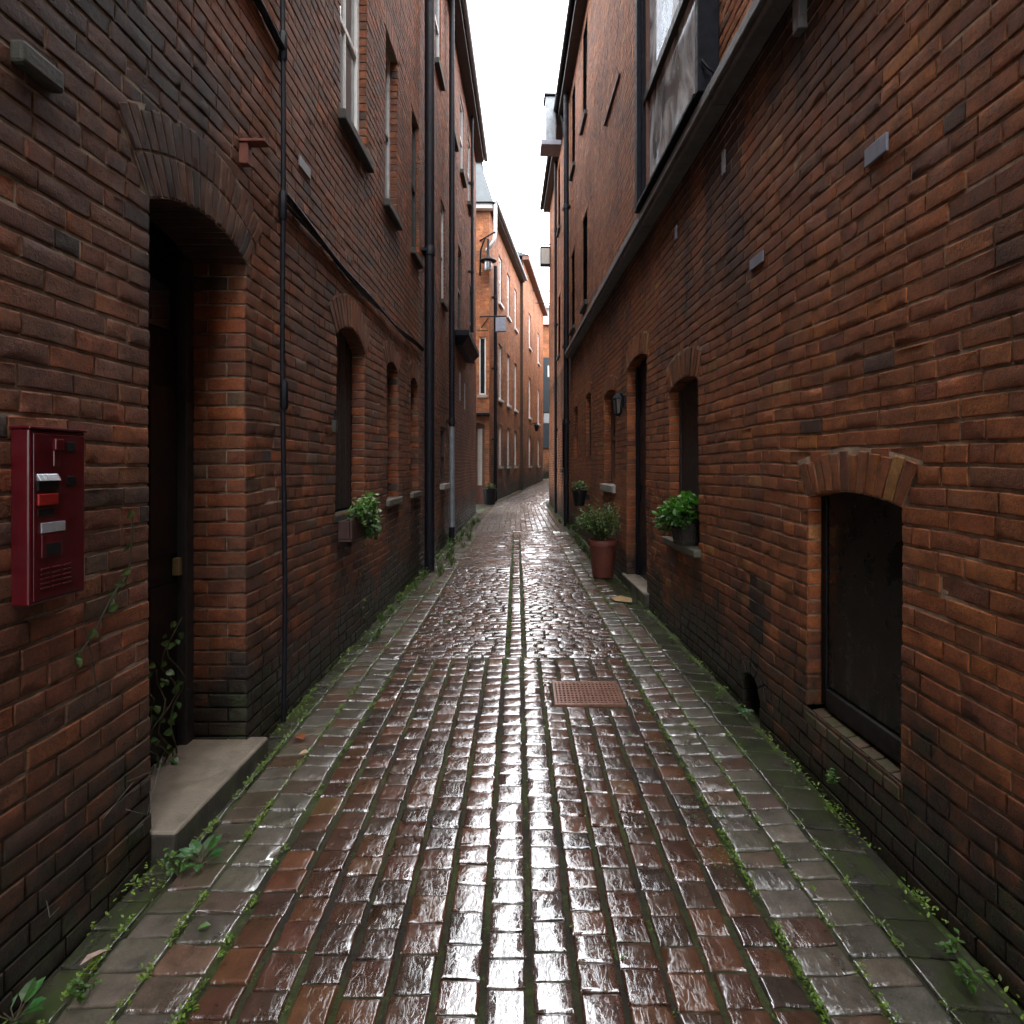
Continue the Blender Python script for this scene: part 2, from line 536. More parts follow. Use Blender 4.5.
PB = dict(a=.0012, b=.0036, k=.0030, d0=.0058, d1=.0016, jit=.0011, rgh=.0005, chip=.007, off=.0013, tilt=.009)

def warp_wall(F, amp=1.):
    def f(V):
        u, z = F.uv(V)
        V = V.copy()
        V[:, 2] += amp * (.007 * np.sin(u * 1.7 + z * .9) + .0035 * np.sin(u * 4.3 + z * 2.1 + 1.3) + .0022 * np.sin(u * 8.1 + 3 * z) * (u < 5))
        off = amp * (.006 * np.sin(u * .9 + z * 1.3) + .002 * np.sin(u * 2.7 - z * 1.9))
        V += F.n[None] * off[:, None]
        return V
    return f

class Op:
    """an opening in a brick wall"""
    def __init__(self, u0, u1, z0, zs, rise=0., ring=.2, rows=1, depth=.12, vw=.072, fan=1.09):
        d_ = dict(locals()); d_.pop('self'); self.__dict__.update(d_)
        self.w = (u1 - u0) / 2; self.uc = (u0 + u1) / 2
        if rise > 0:
            self.R = (self.w ** 2 + rise ** 2) / (2 * rise)
            self.zc = zs + rise - self.R
            self.th = math.asin(min(1, self.w / self.R))
    def block(self, za, zb):
        z = (za + zb) / 2
        if z > self.zs and self.rise > 0: z = zb - .006
        if z < self.z0 or self.ring is None: 
            return None
        if z <= self.zs: return (self.u0, self.u1)
        if self.rise > 0:
            Ro = self.R + self.ring
            if z > self.zc + Ro: return None
            x = math.sqrt(max(0, Ro ** 2 - (z - self.zc) ** 2))
            x = min(x, math.tan(self.th * (1 + (self.fan - 1) * min(1., (z - self.zs) / self.ring))) * (z - self.zc))
            return (self.uc - x, self.uc + x)
        if z < self.zs + self.ring: return (self.u0 - .06, self.u1 + .06)
        return None

CH = .0762
def brick_wall(F, u0, u1, z0, z1, ops, colf, hif, B=None, back=-.0047):
    B = B or Bricks()
    nc = int(round((z1 - z0) / CH))
    for i in range(nc):
        za = z0 + i * CH; zb = za + CH
        iv = [(u0, u1)]
        for op in ops:
            bl = op.block(za, zb)
            if not bl: continue
            nv = []
            for a, b in iv:
                if bl[1] <= a or bl[0] >= b: nv.append((a, b)); continue
                if bl[0] > a: nv.append((a, bl[0]))
                if bl[1] < b: nv.append((bl[1], b))
            iv = nv
            if op.rise > 0 and zb > op.zs:
                zz = za + .004
                wi = math.sqrt(max(0, op.R ** 2 - (zz - op.zc) ** 2)) if zz < op.zc + op.R else 0.
                wi = min(wi, op.w) if zz > op.zs else op.w
                for p, q_ in ((bl[0] - .03, op.uc - wi), (op.uc + wi, bl[1] + .03)):
                    if q_ - p > .004: B.mortar([F.p(p, back - .002, za), F.p(q_, back - .002, za), F.p(q_, back - .002, zb), F.p(p, back - .002, zb)])
        # break points of the bond
        br = []; u = u0 - random.random() * .23
        while u < u1 + .3:
            br.append(u)
            u += random.uniform(.10, .13) if random.random() < .36 else random.uniform(.19, .228)
        br = np.array(br)
        for a, b in iv:
            if b - a < .012: continue
            # mortar strip
            k = max(1, int((b - a) / .25))
            for q in range(k):
                p, r = a + (b - a) * q / k, a + (b - a) * (q + 1) / k
                B.mortar([F.p(p, back, za), F.p(r, back, za), F.p(r, back, zb), F.p(p, back, zb)])
            pts = [x for x in br if a + .045 < x < b - .045]
            ed = [a - .0055] + pts + [b + .0055]
            for p, r in zip(ed[:-1], ed[1:]):
                j = .0018 + random.random() * .0022; j2 = .0046 + random.random() * .002
                c = [F.p(p + j, 0, za + j2), F.p(r - j, 0, za + j2), F.p(r - j, 0, zb - j2), F.p(p + j, 0, zb - j2)]
                B.brick(c, F.n, colf((p + r) / 2, (za + zb) / 2), hif((p + r) / 2, (za + zb) / 2))
    for op in ops:
        if op.ring is None: continue
        d = op.depth
        # jambs
        i0 = int(math.floor((op.z0 - z0) / CH)); i1 = int(math.ceil((op.zs - z0) / CH)) + (2 if op.rise > 0 else 0)
        for i in range(i0, i1):
            za = z0 + i * CH; zb = za + CH
            if zb < op.z0 + .01 or (za + zb) / 2 < op.z0: continue
            for uu, sg in ((op.u0, 1), (op.u1, -1)):
                if op.rise <= 0 and za > op.zs - .02: continue
                B.mortar([F.p(uu - sg * .009, -.006, za), F.p(uu - sg * .009, -d, za), F.p(uu - sg * .009, -d, zb), F.p(uu - sg * .009, -.006, zb)])
                cuts = [-.004]
                if d > .18: cuts += [-.105 if i % 2 else -.21]
                cuts += [-d - .01]
                for p, r in zip(cuts[:-1], cuts[1:]):
                    c = [F.p(uu, p - .003, za + .005), F.p(uu, r + .005, za + .005), F.p(uu, r + .005, zb - .005), F.p(uu, p - .003, zb - .005)]
                    k = colf(uu, (za + zb) / 2)
                    B.brick(c, F.u * sg, (k[0] * 1.05, k[1] * .95, k[2] * .9, k[3] * .35), hif(uu, za))
        if op.rise > 0:
            nv = max(6, int(round((op.R + op.ring * .4) * 2 * op.th / op.vw)))
            dr = op.ring / op.rows
            for row in range(op.rows):
                ra = op.R + dr * row; rb = ra + dr
                for k in range(nv):
                    t0 = -op.th + 2 * op.th * k / nv; t1 = -op.th + 2 * op.th * (k + 1) / nv
                    jj = .0042 / ra
                    fa = lambda r_, t_: t_ * (1 + (op.fan - 1) * (r_ - op.R) / op.ring)
                    P = lambda r_, t_: F.p(op.uc + r_ * math.sin(fa(r_, t_)), .004, op.zc + r_ * math.cos(fa(r_, t_)))
                    ro = rb - .005 - (random.random() * .03 if (row == op.rows - 1) else 0)
                    c = [P(ra + .004, t0 + jj), P(ra + .004, t1 - jj), P(ro, t1 - jj), P(ro, t0 + jj)]
                    cc = colf(op.uc + ra * math.sin((t0 + t1) / 2), op.zs + op.rise + dr * row)
                    B.brick(c, F.n, (cc[0] * .95, cc[1] * 1.0, cc[2] * 1.0, cc[3]), hif(op.uc, op.zs))
                    m = lambda r_, t_: F.p(op.uc + r_ * math.sin(fa(r_, t_)), back + .004, op.zc + r_ * math.cos(fa(r_, t_)))
                    B.mortar([m(ra, t0), m(ra, t1), m(rb, t1), m(rb, t0)])
            for k in range(nv):   # soffit
                t0 = -op.th + 2 * op.th * k / nv; t1 = -op.th + 2 * op.th * (k + 1) / nv
                jj = .004 / op.R
                P = lambda n_, t_, r_=0: F.p(op.uc + (op.R + r_) * math.sin(t_), n_, op.zc + (op.R + r_) * math.cos(t_))
                nrm = -(P(0, (t0 + t1) / 2) - F.p(op.uc, 0, op.zc)); nrm = nrm / np.linalg.norm(nrm)
                cc = colf(op.uc, op.zs)
                B.brick([P(.0, t0 + jj), P(.0, t1 - jj), P(-d, t1 - jj), P(-d, t0 + jj)], nrm, (cc[0], cc[1], cc[2], min(1, cc[3] + .2)), hif(op.uc, op.zs))
                B.mortar([P(-.004, t0, .008), P(-.004, t1, .008), P(-d, t1, .008), P(-d, t0, .008)])
        elif op.ring:
            # flat head of soldier bricks
            a0, a1 = op.u0 - .06, op.u1 + .06
            nb = max(3, int(round((a1 - a0) / .079)))
            for k in range(nb):
                p = a0 + (a1 - a0) * k / nb; r = a0 + (a1 - a0) * (k + 1) / nb
                c = [F.p(p + .004, .002, op.zs + .003), F.p(r - .004, .002, op.zs + .003), F.p(r - .004, .002, op.zs + op.ring - .005), F.p(p + .004, .002, op.zs + op.ring - .005)]
                B.brick(c, F.n, colf((p + r) / 2, op.zs), hif(op.uc, op.zs))
                B.mortar([F.p(p, back + .003, op.zs), F.p(r, back + .003, op.zs), F.p(r, back + .003, op.zs + op.ring), F.p(p, back + .003, op.zs + op.ring)])
            B.mortar([F.p(op.u0, -.002, op.zs + .004), F.p(op.u1, -.002, op.zs + .004), F.p(op.u1, -d, op.zs + .004), F.p(op.u0, -d, op.zs + .004)])
    return B

def smooth01(x, a, b):
    t = min(1, max(0, (x - a) / (b - a)))
    return t * t * (3 - 2 * t)

def palette(cols, ws):
    ws = np.array(ws) / sum(ws)
    cs = np.cumsum(ws)
    def f():
        k = int(np.searchsorted(cs, random.random()))
        c = cols[min(k, len(cols) - 1)]
        v = random.uniform(.84, 1.13)
        return (c[0] * v, c[1] * v * random.uniform(.94, 1.06), c[2] * v * random.uniform(.9, 1.1))
    return f
palL = palette([(.205, .074, .034), (.24, .076, .030), (.17, .067, .036), (.135, .066, .041), (.155, .095, .063), (.30, .092, .031), (.07, .049, .039)],
               [38, 22, 22, 7, 3, 5, 1])
palR = palette([(.30, .096, .032), (.34, .106, .032), (.26, .085, .032), (.20, .072, .034), (.38, .128, .036), (.11, .056, .036), (.40, .18, .06)],
               [42, 25, 22, 6, 4, .6, 1])
palO = palette([(.46, .16, .06), (.40, .14, .055), (.52, .20, .08), (.34, .12, .06)], [4, 4, 2, 1.5])

def sline(u, f, ph):
    return .5 + .5 * math.sin(u * f + ph)

# ------------------------------------------------------------------ frames of the five facades
FL = Frame((-1.5, 0), (.006, 1), 1)
FR = Frame((1.53, 0), (-.0345, 1), -1)
FO = Frame((-1.3 + .121 * .6, 20.6), (.121, 1), 1)
FG = Frame((-5.0, 20.6), (1, 0), 1)          # the end wall of the orange house, facing down the lane
FE = Frame((.2, 43.0), (1, 0), 1)
FR2 = Frame((1.75, 21.2), (.16, 1), -1)
WORLD = Frame((0, 0), (1, 0), 1)             # p(x, -y, z)

def core(F, u0, u1, n0, n1, z0, z1, name, mat, parent):
    return MB().box(F, u0, u1, n0, n1, z0, z1).make(name, mat, parent)

# ================================================================== LEFT BUILDING
left = thing('brick_building', 'tall dark sooty brick building along the left side of the lane, with the arched doorway', 'building', (-4.5, 7, 0))
def colL(u, z):
    c = palL()
    soot_shade = .04 + .14 * smooth01(z, 2.2, 3.0) * sline(u, .7, .4) + .14 * sline(u, 1.9, z * 1.1)
    soot_shade += .28 * smooth01(u, 3.6, 1.4) * smooth01(z, 1.9, 3.2)  # this and the next term paint shade onto the near upper wall
    soot_shade += .30 * smooth01(u, 3.4, 1.4) * smooth01(z, 1.3, 2.7)
    soot_shade -= .18 * smooth01(z, 4, 8)
    if random.random() < .025: soot_shade += .25
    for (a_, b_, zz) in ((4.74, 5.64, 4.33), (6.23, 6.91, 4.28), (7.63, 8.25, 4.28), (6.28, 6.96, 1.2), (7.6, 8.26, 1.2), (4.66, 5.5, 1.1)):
        if a_ < u < b_ and z < zz: soot_shade += .42 * smooth01(z, zz - 1.1, zz)
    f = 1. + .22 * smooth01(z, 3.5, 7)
    return (c[0] * f, c[1] * f, c[2] * f, max(0, soot_shade))
hiL = lambda u, z: u < 6.2 and z < 5.0
DOOR = Op(2.377, 3.196, -.12, 2.655, .10, .34, 2, .30, .056)
ARC1 = Op(4.67, 5.50, 1.21, 2.62, .14, .27, 1, .125)
ARC2 = Op(6.34, 6.90, 1.24, 2.64, .09, .24, 1, .125)
ARC3 = Op(7.65, 8.20, 1.25, 2.66, .09, .24, 1, .125)
opsL = [DOOR, ARC1, ARC2, ARC3,
        Op(4.80, 5.58, 4.43, 6.20, 0, .22, 1, .11),
        Op(6.29, 6.85, 4.38, 6.20, 0, .22, 1, .11),
        Op(7.69, 8.19, 4.38, 6.20, 0, .22, 1, .05),
        Op(10.30, 10.80, 4.45, 6.20, 0, .22, 1, .05),
        Op(10.25, 10.80, 1.28, 2.25, 0, .22, 1, .11),
        Op(15.2, 15.9, 4.4, 6.2, 0, .22, 1, .05), Op(12.75, 13.4, 4.5, 6.3, 0, .22, 1, .05)]
for q in (9.6, 11.6, 13.2, 14.8): opsL.append(Op(q, q + .62, 8.1, 9.75, 0, .2, 1, .04))
B = brick_wall(FL, -1.6, 17.1, -.15, 10.35, opsL, colL, hiL)
B.build('wall', [M['brick_l'], M['mortar_l']], left, PB, warp_wall(FL))
core(FL, -14, 17.1, -6, -.36, -.6, 10.34, 'inner_wall', M['dark_room'], left)
MB().box(FL, -14, -1.6, -.355, -.012, -.6, 10.33).make('rear_wall', M['mortar_l'], left)
MB().box(FL, 17.06, 17.12, -5.9, -.02, -.6, 10.33).make('end_wall', M['brick_l'], left)
# roof, soffit, gutter
rf = MB()
pts = [FL.p(-14, .24, 10.42), FL.p(17.2, .24, 10.42), FL.p(17.2, -3.1, 12.6), FL.p(-14, -3.1, 12.6),
       FL.p(17.2, -6.3, 10.42), FL.p(-14, -6.3, 10.42)]
rf.add(pts, [(0, 1, 2, 3), (3, 2, 4, 5), (1, 4, 2), (0, 3, 5), (0, 5, 4, 1)])
rf.make('roof', M['slate'], left)
MB().box(FL, -14, 17.15, -.02, .22, 10.25, 10.40).make('soffit', M['timber_dark'], left, bevel=.01)
g = MB().tube([FL.p(-14, .27, 10.40), FL.p(17.3, .27, 10.40)], .065, 10)
g.make('gutter', M['zinc'], left, True)

def sash(F, bld, u0, u1, z0, z1, n, fm, pm, bars=(), rails=(), fw=.06, sill=None, sillmat=None, name='window', sillp=.07, sillh=.10):
    m = MB()
    m.box(F, u0, u0 + fw, n - .05, n, z0, z1)
    m.box(F, u1 - fw, u1, n - .05, n, z0, z1)
    m.box(F, u0 + fw, u1 - fw, n - .05, n - .002, z1 - fw, z1)
    m.box(F, u0 + fw, u1 - fw, n - .05, n - .002, z0, z0 + fw * 1.3)
    for r in rails: m.box(F, u0 + fw, u1 - fw, n - .045, n - .004, r - .028, r + .028)
    for b in bars: m.box(F, b - .014, b + .014, n - .04, n - .008, z0 + fw, z1 - fw)
    w = m.make(name, fm, bld, bevel=.005)
    MB().box(F, u0 + .02, u1 - .02, n - .036, n - .028, z0 + .02, z1 - .02).make('pane', pm, w)
    if sillmat:
        MB().box(F, u0 - .06, u1 + .06, n - .02, sillp, z0 - sillh, z0 - .004).make('sill', sillmat, w, bevel=.012)
    return w

# ground-floor windows
w = MB()
for k in range(5):
    a = 4.68 + k * .164
    w.box(FL, a, a + .15, -.16, -.125, 1.22, 2.79)
w.box(FL, 4.64, 5.53, -.20, -.162, 1.2, 2.80)
win = w.make('window', M['shutter'], left, bevel=.006); win['label'] = 'dark boarded arched window above the trailing flower box'
MB().box(FL, 4.66, 5.51, -.12, -.002, 1.14, 1.208).make('sill', M['stone_dark'], win, bevel=.012)
for op in (ARC2, ARC3):
    wn = sash(FL, left, op.u0, op.u1, op.z0, 2.76, -.115, M['timber_dark'], M['glass'], rails=(2.0,), fw=.055, sillmat=M['sill_stone'], sillp=.045, sillh=.075)
# upper sash windows
U = opsL[4]; wn = sash(FL, left, U.u0, U.u1, U.z0, U.zs, -.075, M['white'], M['glass_grey'], rails=(5.36,), bars=(5.19,), fw=.065, sillmat=M['stone_dark'], sillp=.055, sillh=.09)
wn['label'] = 'white sash window above the flower box'
U = opsL[5]; sash(FL, left, U.u0, U.u1, U.z0, U.zs, -.08, M['grey_white'], M['glass_grey'], rails=(5.3,), fw=.055, sillmat=M['stone_dark'], sillp=.055, sillh=.085)
for k in (6, 7):
    U = opsL[k]; sash(FL, left, U.u0, U.u1, U.z0, U.zs, -.035, M['timber_dark'] if k == 6 else M['grey_white'], M['glass'], rails=(5.3,), fw=.05, sillmat=M['stone_dark'], sillp=.055, sillh=.085)
for U in opsL[8:]:
    sash(FL, left, U.u0, U.u1, U.z0, U.zs, -.02, M['grey_white'] if U.z0 > 7 else M['timber_dark'], M['glass'], rails=((U.z0 + U.zs) / 2,), fw=.05, sillmat=M['stone_dark'] if U.z0 > 2 else M['stone'], sillp=.08, sillh=.10)
# doorway: door leaf, frame, step
d = MB()
d.box(FL, 2.40, 3.20, -.36, -.335, .14, 2.78)
for (a, b, c, e) in ((2.48, 2.80, .3, 1.0), (2.88, 3.10, .3, 1.0), (2.48, 2.80, 1.15, 2.0), (2.88, 3.10, 1.15, 2.0)):
    d.box(FL, a, b, -.335, -.318, c, e)
door = d.make('door', M['door_black'], left, bevel=.006)
fr = MB(); fr.box(FL, 2.33, 2.40, -.345, -.285, .13, 2.76).box(FL, 3.13, 3.21, -.345, -.285, .13, 2.76)
fr.make('frame', M['timber_dark'], door, bevel=.005)
MB().box(FL, 2.86, 3.03, -.336, -.312, 2.28, 2.50).make('pane', M['glass'], door)
MB().box(FL, 3.085, 3.118, -.335, -.30, 1.03, 1.12).make('lock_plate', M['ochre'], door, bevel=.004)
def stone_step(F, u0, u1, n0, n1, z0, z1, mat, parent):
    m = MB()
    k = 7
    for i in range(1):
        m.box(F, u0, u1, n0, n1, z0, z1)
    o = m.make('step', mat, parent)
    b = o.modifiers.new('bevel', 'BEVEL'); b.width = .018; b.segments = 3
    return o
stone_step(FL, 2.385, 3.24, -.34, .100, -.1, .138, M['step'], left)

# timber bay window hung on the wall
b = MB()
b.box(FL, 12.15, 14.6, .0, .30, 4.22, 4.34)
pb = [FL.p(12.3, .0, 4.06), FL.p(14.45, .0, 4.06), FL.p(14.45, .14, 4.06), FL.p(12.3, .14, 4.06),
      FL.p(12.17, .0, 4.217), FL.p(14.58, .0, 4.217), FL.p(14.58, .28, 4.217), FL.p(12.17, .28, 4.217)]
b.hexa(pb)
b.make('timber_ledge', M['timber_navy'], left, bevel=.01)

# ================================================================== RIGHT BUILDING
right = thing('brick_building', 'tall red brown brick building along the right side, with the dark ledge and bay window', 'building', (4.5, 8, 0))
def colR(u, z):
    c = palR()
    soot_shade = .02 + .10 * sline(u, 1.3, z * .9)
    soot_shade += .75 * smooth01(z, 2.9 + .5 * sline(u, 2.1, 0), 4.1) * (1 if z < 4.15 else 0) * (.45 + .55 * sline(u, 1.4, 2.2))
    if 3.9 < u < 4.6 and z < 4.15: soot_shade += .5 * smooth01(z, 2.3, 3.4)
    if random.random() < .02: soot_shade += .2
    if 3.52 < u < 3.78 and .5 < z < .9: soot_shade += .7
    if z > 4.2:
        f = 1.35; soot_shade *= .3
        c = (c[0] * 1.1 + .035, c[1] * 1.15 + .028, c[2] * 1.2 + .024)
    return (c[0], c[1], c[2], max(0, soot_shade))
hiR = lambda u, z: u < 6.0 and z < 5.2
RW1 = Op(2.315, 3.045, .36, 1.44, .04, .20, 1, .10, .066, 1.16)
RW2 = Op(4.73, 5.57, .95, 2.28, .07, .25, 1, .115)
RDOOR = Op(6.45, 7.50, -.12, 2.78, .08, .25, 1, .14)
RW3 = Op(8.3, 9.25, 1.32, 2.62, .08, .22, 1, .13)
RW4 = Op(10.6, 11.25, 1.75, 2.85, .06, .22, 1, .11)
RW5 = Op(12.5, 13.15, 1.75, 2.8, .06, .22, 1, .11)
VENT = Op(3.60, 3.87, -.12, .20, .10, .10, 1, .16)
BAY = Op(4.36, 6.28, 4.29, 6.88, 0, .2, 1, .25)
opsR = [RW1, RW2, RDOOR, RW3, RW4, RW5, VENT, BAY]
for q in (11.1, 13.0, 14.6, 16.4): opsR.append(Op(q, q + .62, 8.15, 9.95, 0, .2, 1, .025))
for q in (11.1, 13.05, 14.6, 16.4): opsR.append(Op(q, q + .62, 4.65, 6.35, 0, .2, 1, .025))
for q in (15.3, 17.5): opsR.append(Op(q, q + .6, 1.5, 2.8, 0, .2, 1, .025))
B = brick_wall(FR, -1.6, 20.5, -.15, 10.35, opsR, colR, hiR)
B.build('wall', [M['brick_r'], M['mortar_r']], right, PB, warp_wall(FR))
core(FR, -14, 20.5, -6, -.36, -.6, 10.34, 'inner_wall', M['dark_room'], right)
MB().box(FR, -14, -1.6, -.355, -.012, -.6, 10.33).make('rear_wall', M['mortar_r'], right)
MB().box(FR, 20.46, 20.52, -5.9, -.02, -.6, 10.33).make('end_wall', M['brick_r'], right)
rf = MB()
pts = [FR.p(-14, .24, 10.42), FR.p(20.6, .24, 10.42), FR.p(20.6, -3.1, 12.3), FR.p(-14, -3.1, 12.3), FR.p(20.6, -6.3, 10.42), FR.p(-14, -6.3, 10.42)]
rf.add(pts, [(0, 1, 2, 3), (3, 2, 4, 5), (1, 4, 2), (0, 3, 5), (0, 5, 4, 1)])
rf.make('roof', M['slate'], right)
MB().box(FR, -14, 20.5, -.02, .20, 10.22, 10.40).make('soffit', M['timber_dark'], right, bevel=.01)
MB().tube([FR.p(-14, .25, 10.40), FR.p(20.6, .25, 10.40)], .065, 10).make('gutter', M['iron'], right, True)
# ledge
l = MB()
us = [-1.6, .6, 2.4, 4.1, 6.2, 8.3, 10.4, 12.3, 13.85]
for a, c in zip(us[:-1], us[1:]):
    l.box(FR, a + .002, c - .002, -.01, .115, 4.06, 4.115)
    l.hexa([FR.p(a + .002, -.01, 4.117), FR.p(c - .002, -.01, 4.117), FR.p(c - .002, .14, 4.117), FR.p(a + .002, .14, 4.117),
            FR.p(a + .002, -.01, 4.25), FR.p(c - .002, -.01, 4.25), FR.p(c - .002, .13, 4.22), FR.p(a + .002, .13, 4.22)])
l.make('ledge', M['timber_grey'], right, bevel=.012)

# big bay window on the ledge
b = MB()
U0, U1, NB = 4.27, 6.35, .155
b.box(FR, U0, U0 + .075, 0, NB, 4.255, 6.9)              # near post
b.box(FR, U0 + .077, U0 + .12, .005, NB - .03, 4.257, 6.9)
b.box(FR, U1 - .12, U1, 0, NB, 4.255, 6.9)
b.box(FR, U1 - .16, U1 - .122, .005, NB - .04, 4.257, 6.9)
b.box(FR, U0 + .075, U1 - .12, .003, NB + .012, 4.252, 4.29)
b.box(FR, U0 - .05, U1 + .05, -.01, NB + .06, 6.9, 7.05)
bay = b.make('bay_window', M['timber_navy'], right, bevel=.008)
s = MB()
a, c = U0 + .12, U1 - .16
s.box(FR, a, c, .03, .085, 4.292, 4.39)
s.box(FR, a, c, .03, .085, 6.78, 6.9)
s.box(FR, a, c, .03, .10, 5.31, 5.40)
s.box(FR, a, a + .06, .031, .083, 4.392, 5.308); s.box(FR, c - .07, c, .031, .083, 4.392, 5.308)
s.box(FR, a, a + .06, .031, .083, 5.402, 6.778); s.box(FR, c - .07, c, .031, .083, 5.402, 6.778)
s.make('sash', M['timber_dark'], bay, bevel=.006)
i = MB()
i.box(FR, a + .06, a + .078, .034, .088, 4.392, 5.308); i.box(FR, c - .088, c - .07, .034, .088, 4.392, 5.308); i.box(FR, a + .078, c - .088, .035, .089, 4.392, 4.408)
i.box(FR, a + .06, a + .078, .034, .088, 5.402, 6.778); i.box(FR, c - .088, c - .07, .034, .088, 5.402, 6.778); i.box(FR, a + .56, a + .585, .036, .087, 5.402, 6.778)
i.make('inner_frame', M['timber_brown'], bay, bevel=.003)
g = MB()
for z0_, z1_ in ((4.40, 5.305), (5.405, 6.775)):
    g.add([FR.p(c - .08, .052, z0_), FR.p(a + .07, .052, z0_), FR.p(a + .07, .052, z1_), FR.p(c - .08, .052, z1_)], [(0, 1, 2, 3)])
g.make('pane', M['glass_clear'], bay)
# curtain hanging in folds behind the near half of the glass
def cloth(F, ua, ub, n, z0, z1, folds, amp, gather):
    m = MB(); nu, nz = 90, 24
    vs = []; fs = []
    for j in range(nz + 1):
        tz = j / nz; z = z0 + (z1 - z0) * tz
        wd = 1 - gather * math.sin(math.pi * min(1, max(0, (1 - tz))) ** .8)
        for k in range(nu + 1):
            t = k / nu
            u = ua + (ub - ua) * t * wd
            vs.append(F.p(u, n + amp * (math.sin(t * folds * 6.28 + .7 * math.sin(tz * 4)) + .4 * math.sin(t * folds * 15 + tz * 2)), z))
    for j in range(nz):
        for k in range(nu):
            q = j * (nu + 1) + k
            fs.append((q, q + 1, q + nu + 2, q + nu + 1))
    return m.add(vs, fs)
cloth(FR, a + .03, a + 1.25, .024, 4.34, 6.82, 8, .011, .08).make('curtain', M['curtain'], bay, True)
cloth(FR, c - .62, c - .02, -.01, 4.34, 6.82, 5, .02, .10).make('curtain', M['grey_white'], bay, True)
MB().box(FR, U0 + .08, U1 - .06, -.26, -.24, 4.25, 6.92).make('backing', M['dark_room'], bay)
hw = MB().tube([FR.p(4.25, .13, 4.46), FR.p(4.22, .11, 4.40), FR.p(4.22, .06, 4.36), FR.p(4.25, .04, 4.30)], .010, 8)
hw.make('stay', M['iron'], bay, True)

# near low window: dark board with worn bottom rail
w = MB(); w.box(FR, 2.29, 3.06, -.14, -.095, .34, 1.50)
w.box(FR, 2.32, 2.36, -.10, -.075, .40, 1.49); w.box(FR, 2.995, 3.04, -.10, -.075, .40, 1.49)
win = w.make('window', M['black'], right, bevel=.005); win['label'] = 'low boarded window with a mossy brick sill'
MB().box(FR, 2.37, 2.985, -.10, -.085, .50, 1.48).make('pane', mat_sooty('sooty_glass'), win)
MB().box(FR, 2.365, 2.99, -.102, -.07, .385, .485).make('bottom_rail', M['wood_rail'], win, bevel=.006)
sl = MB()
for k in range(7):
    a = 2.318 + k * .1045
    sl.hexa([FR.p(a + .003, -.11, .30), FR.p(a + .1005, -.11, .30), FR.p(a + .1005, .006, .30), FR.p(a + .003, .006, .30),
             FR.p(a + .003, -.11, .375), FR.p(a + .1005, -.11, .375), FR.p(a + .1005, .006, .350 + .006 * random.random()), FR.p(a + .003, .006, .350 + .006 * random.random())])
sl.make('sill', M['sill_moss'], win, bevel=.008)
# window with the basket
w = MB(); w.box(FR, 4.70, 5.60, -.15, -.11, .93, 2.38); w.box(FR, 4.72, 4.77, -.11, -.095, .98, 2.36); w.box(FR, 5.53, 5.58, -.11, -.095, .98, 2.36)
win = w.make('window', M['shutter'], right, bevel=.005); win['label'] = 'dark shuttered arched window behind the basket of green leaves'
MB().box(FR, 4.68, 5.62, -.11, .055, .875, .935).make('sill', M['sill_stone'], win, bevel=.012)
# third window
wn = sash(FR, right, RW3.u0, RW3.u1, RW3.z0, 2.72, -.12, M['timber_brown'], M['glass'], rails=(2.0,), fw=.07, sillmat=M['stone'], sillp=.05, sillh=.11)
# bricked-up and small windows
for op in (RW4, RW5):
    w = MB().box(FR, op.u0 - .02, op.u1 + .02, -.13, -.075, op.z0 - .02, op.zs + .12)
    win = w.make('window', M['brick_r'], right)
    MB().box(FR, op.u0 + .02, op.u1 - .02, -.074, -.06, op.zs - .28, op.zs + .10).make('pane', M['glass'], win)
for U in opsR[8:]:
    sash(FR, right, U.u0, U.u1, U.z0, U.zs, -.012, M['void'], M['void'], rails=((U.z0 + U.zs) / 2,), fw=.05, sillmat=M['stone_dark'], sillp=.06, sillh=.09)
MB().box(FR, 3.5, 3.95, -.30, -.155, -.1, .35).make('vent_opening', M['black'], right)
# door
d = MB(); d.box(FR, 6.44, 7.51, -.19, -.15, .22, 2.88)
for (a_, b_, c_, e_) in ((6.58, 6.92, .45, 1.15), (7.04, 7.38, .45, 1.15), (6.58, 6.92, 1.35, 2.2), (7.04, 7.38, 1.35, 2.2)):
    d.box(FR, a_, b_, -.15, -.135, c_, e_)
door = d.make('door', M['door_navy'], right, bevel=.006)
fr = MB(); fr.box(FR, 6.43, 6.51, -.16, -.11, .24, 2.86).box(FR, 7.42, 7.50, -.16, -.11, .24, 2.86)
fr.make('frame', M['timber_navy'], door, bevel=.005)
MB().tube([FR.p(6.60, -.13, 1.25), FR.p(6.60, -.10, 1.25)], .022, 12).make('handle', M['ochre'], door, True)
stone_step(FR, 6.36, 7.60, -.18, .05, -.1, .235, M['step'], right)
# drip moulding on the upper wall
MB().box(FR, 7.9, 9.1, -.01, .028, 6.735, 6.765).make('drip_moulding', M['timber_dark'], right, bevel=.006)

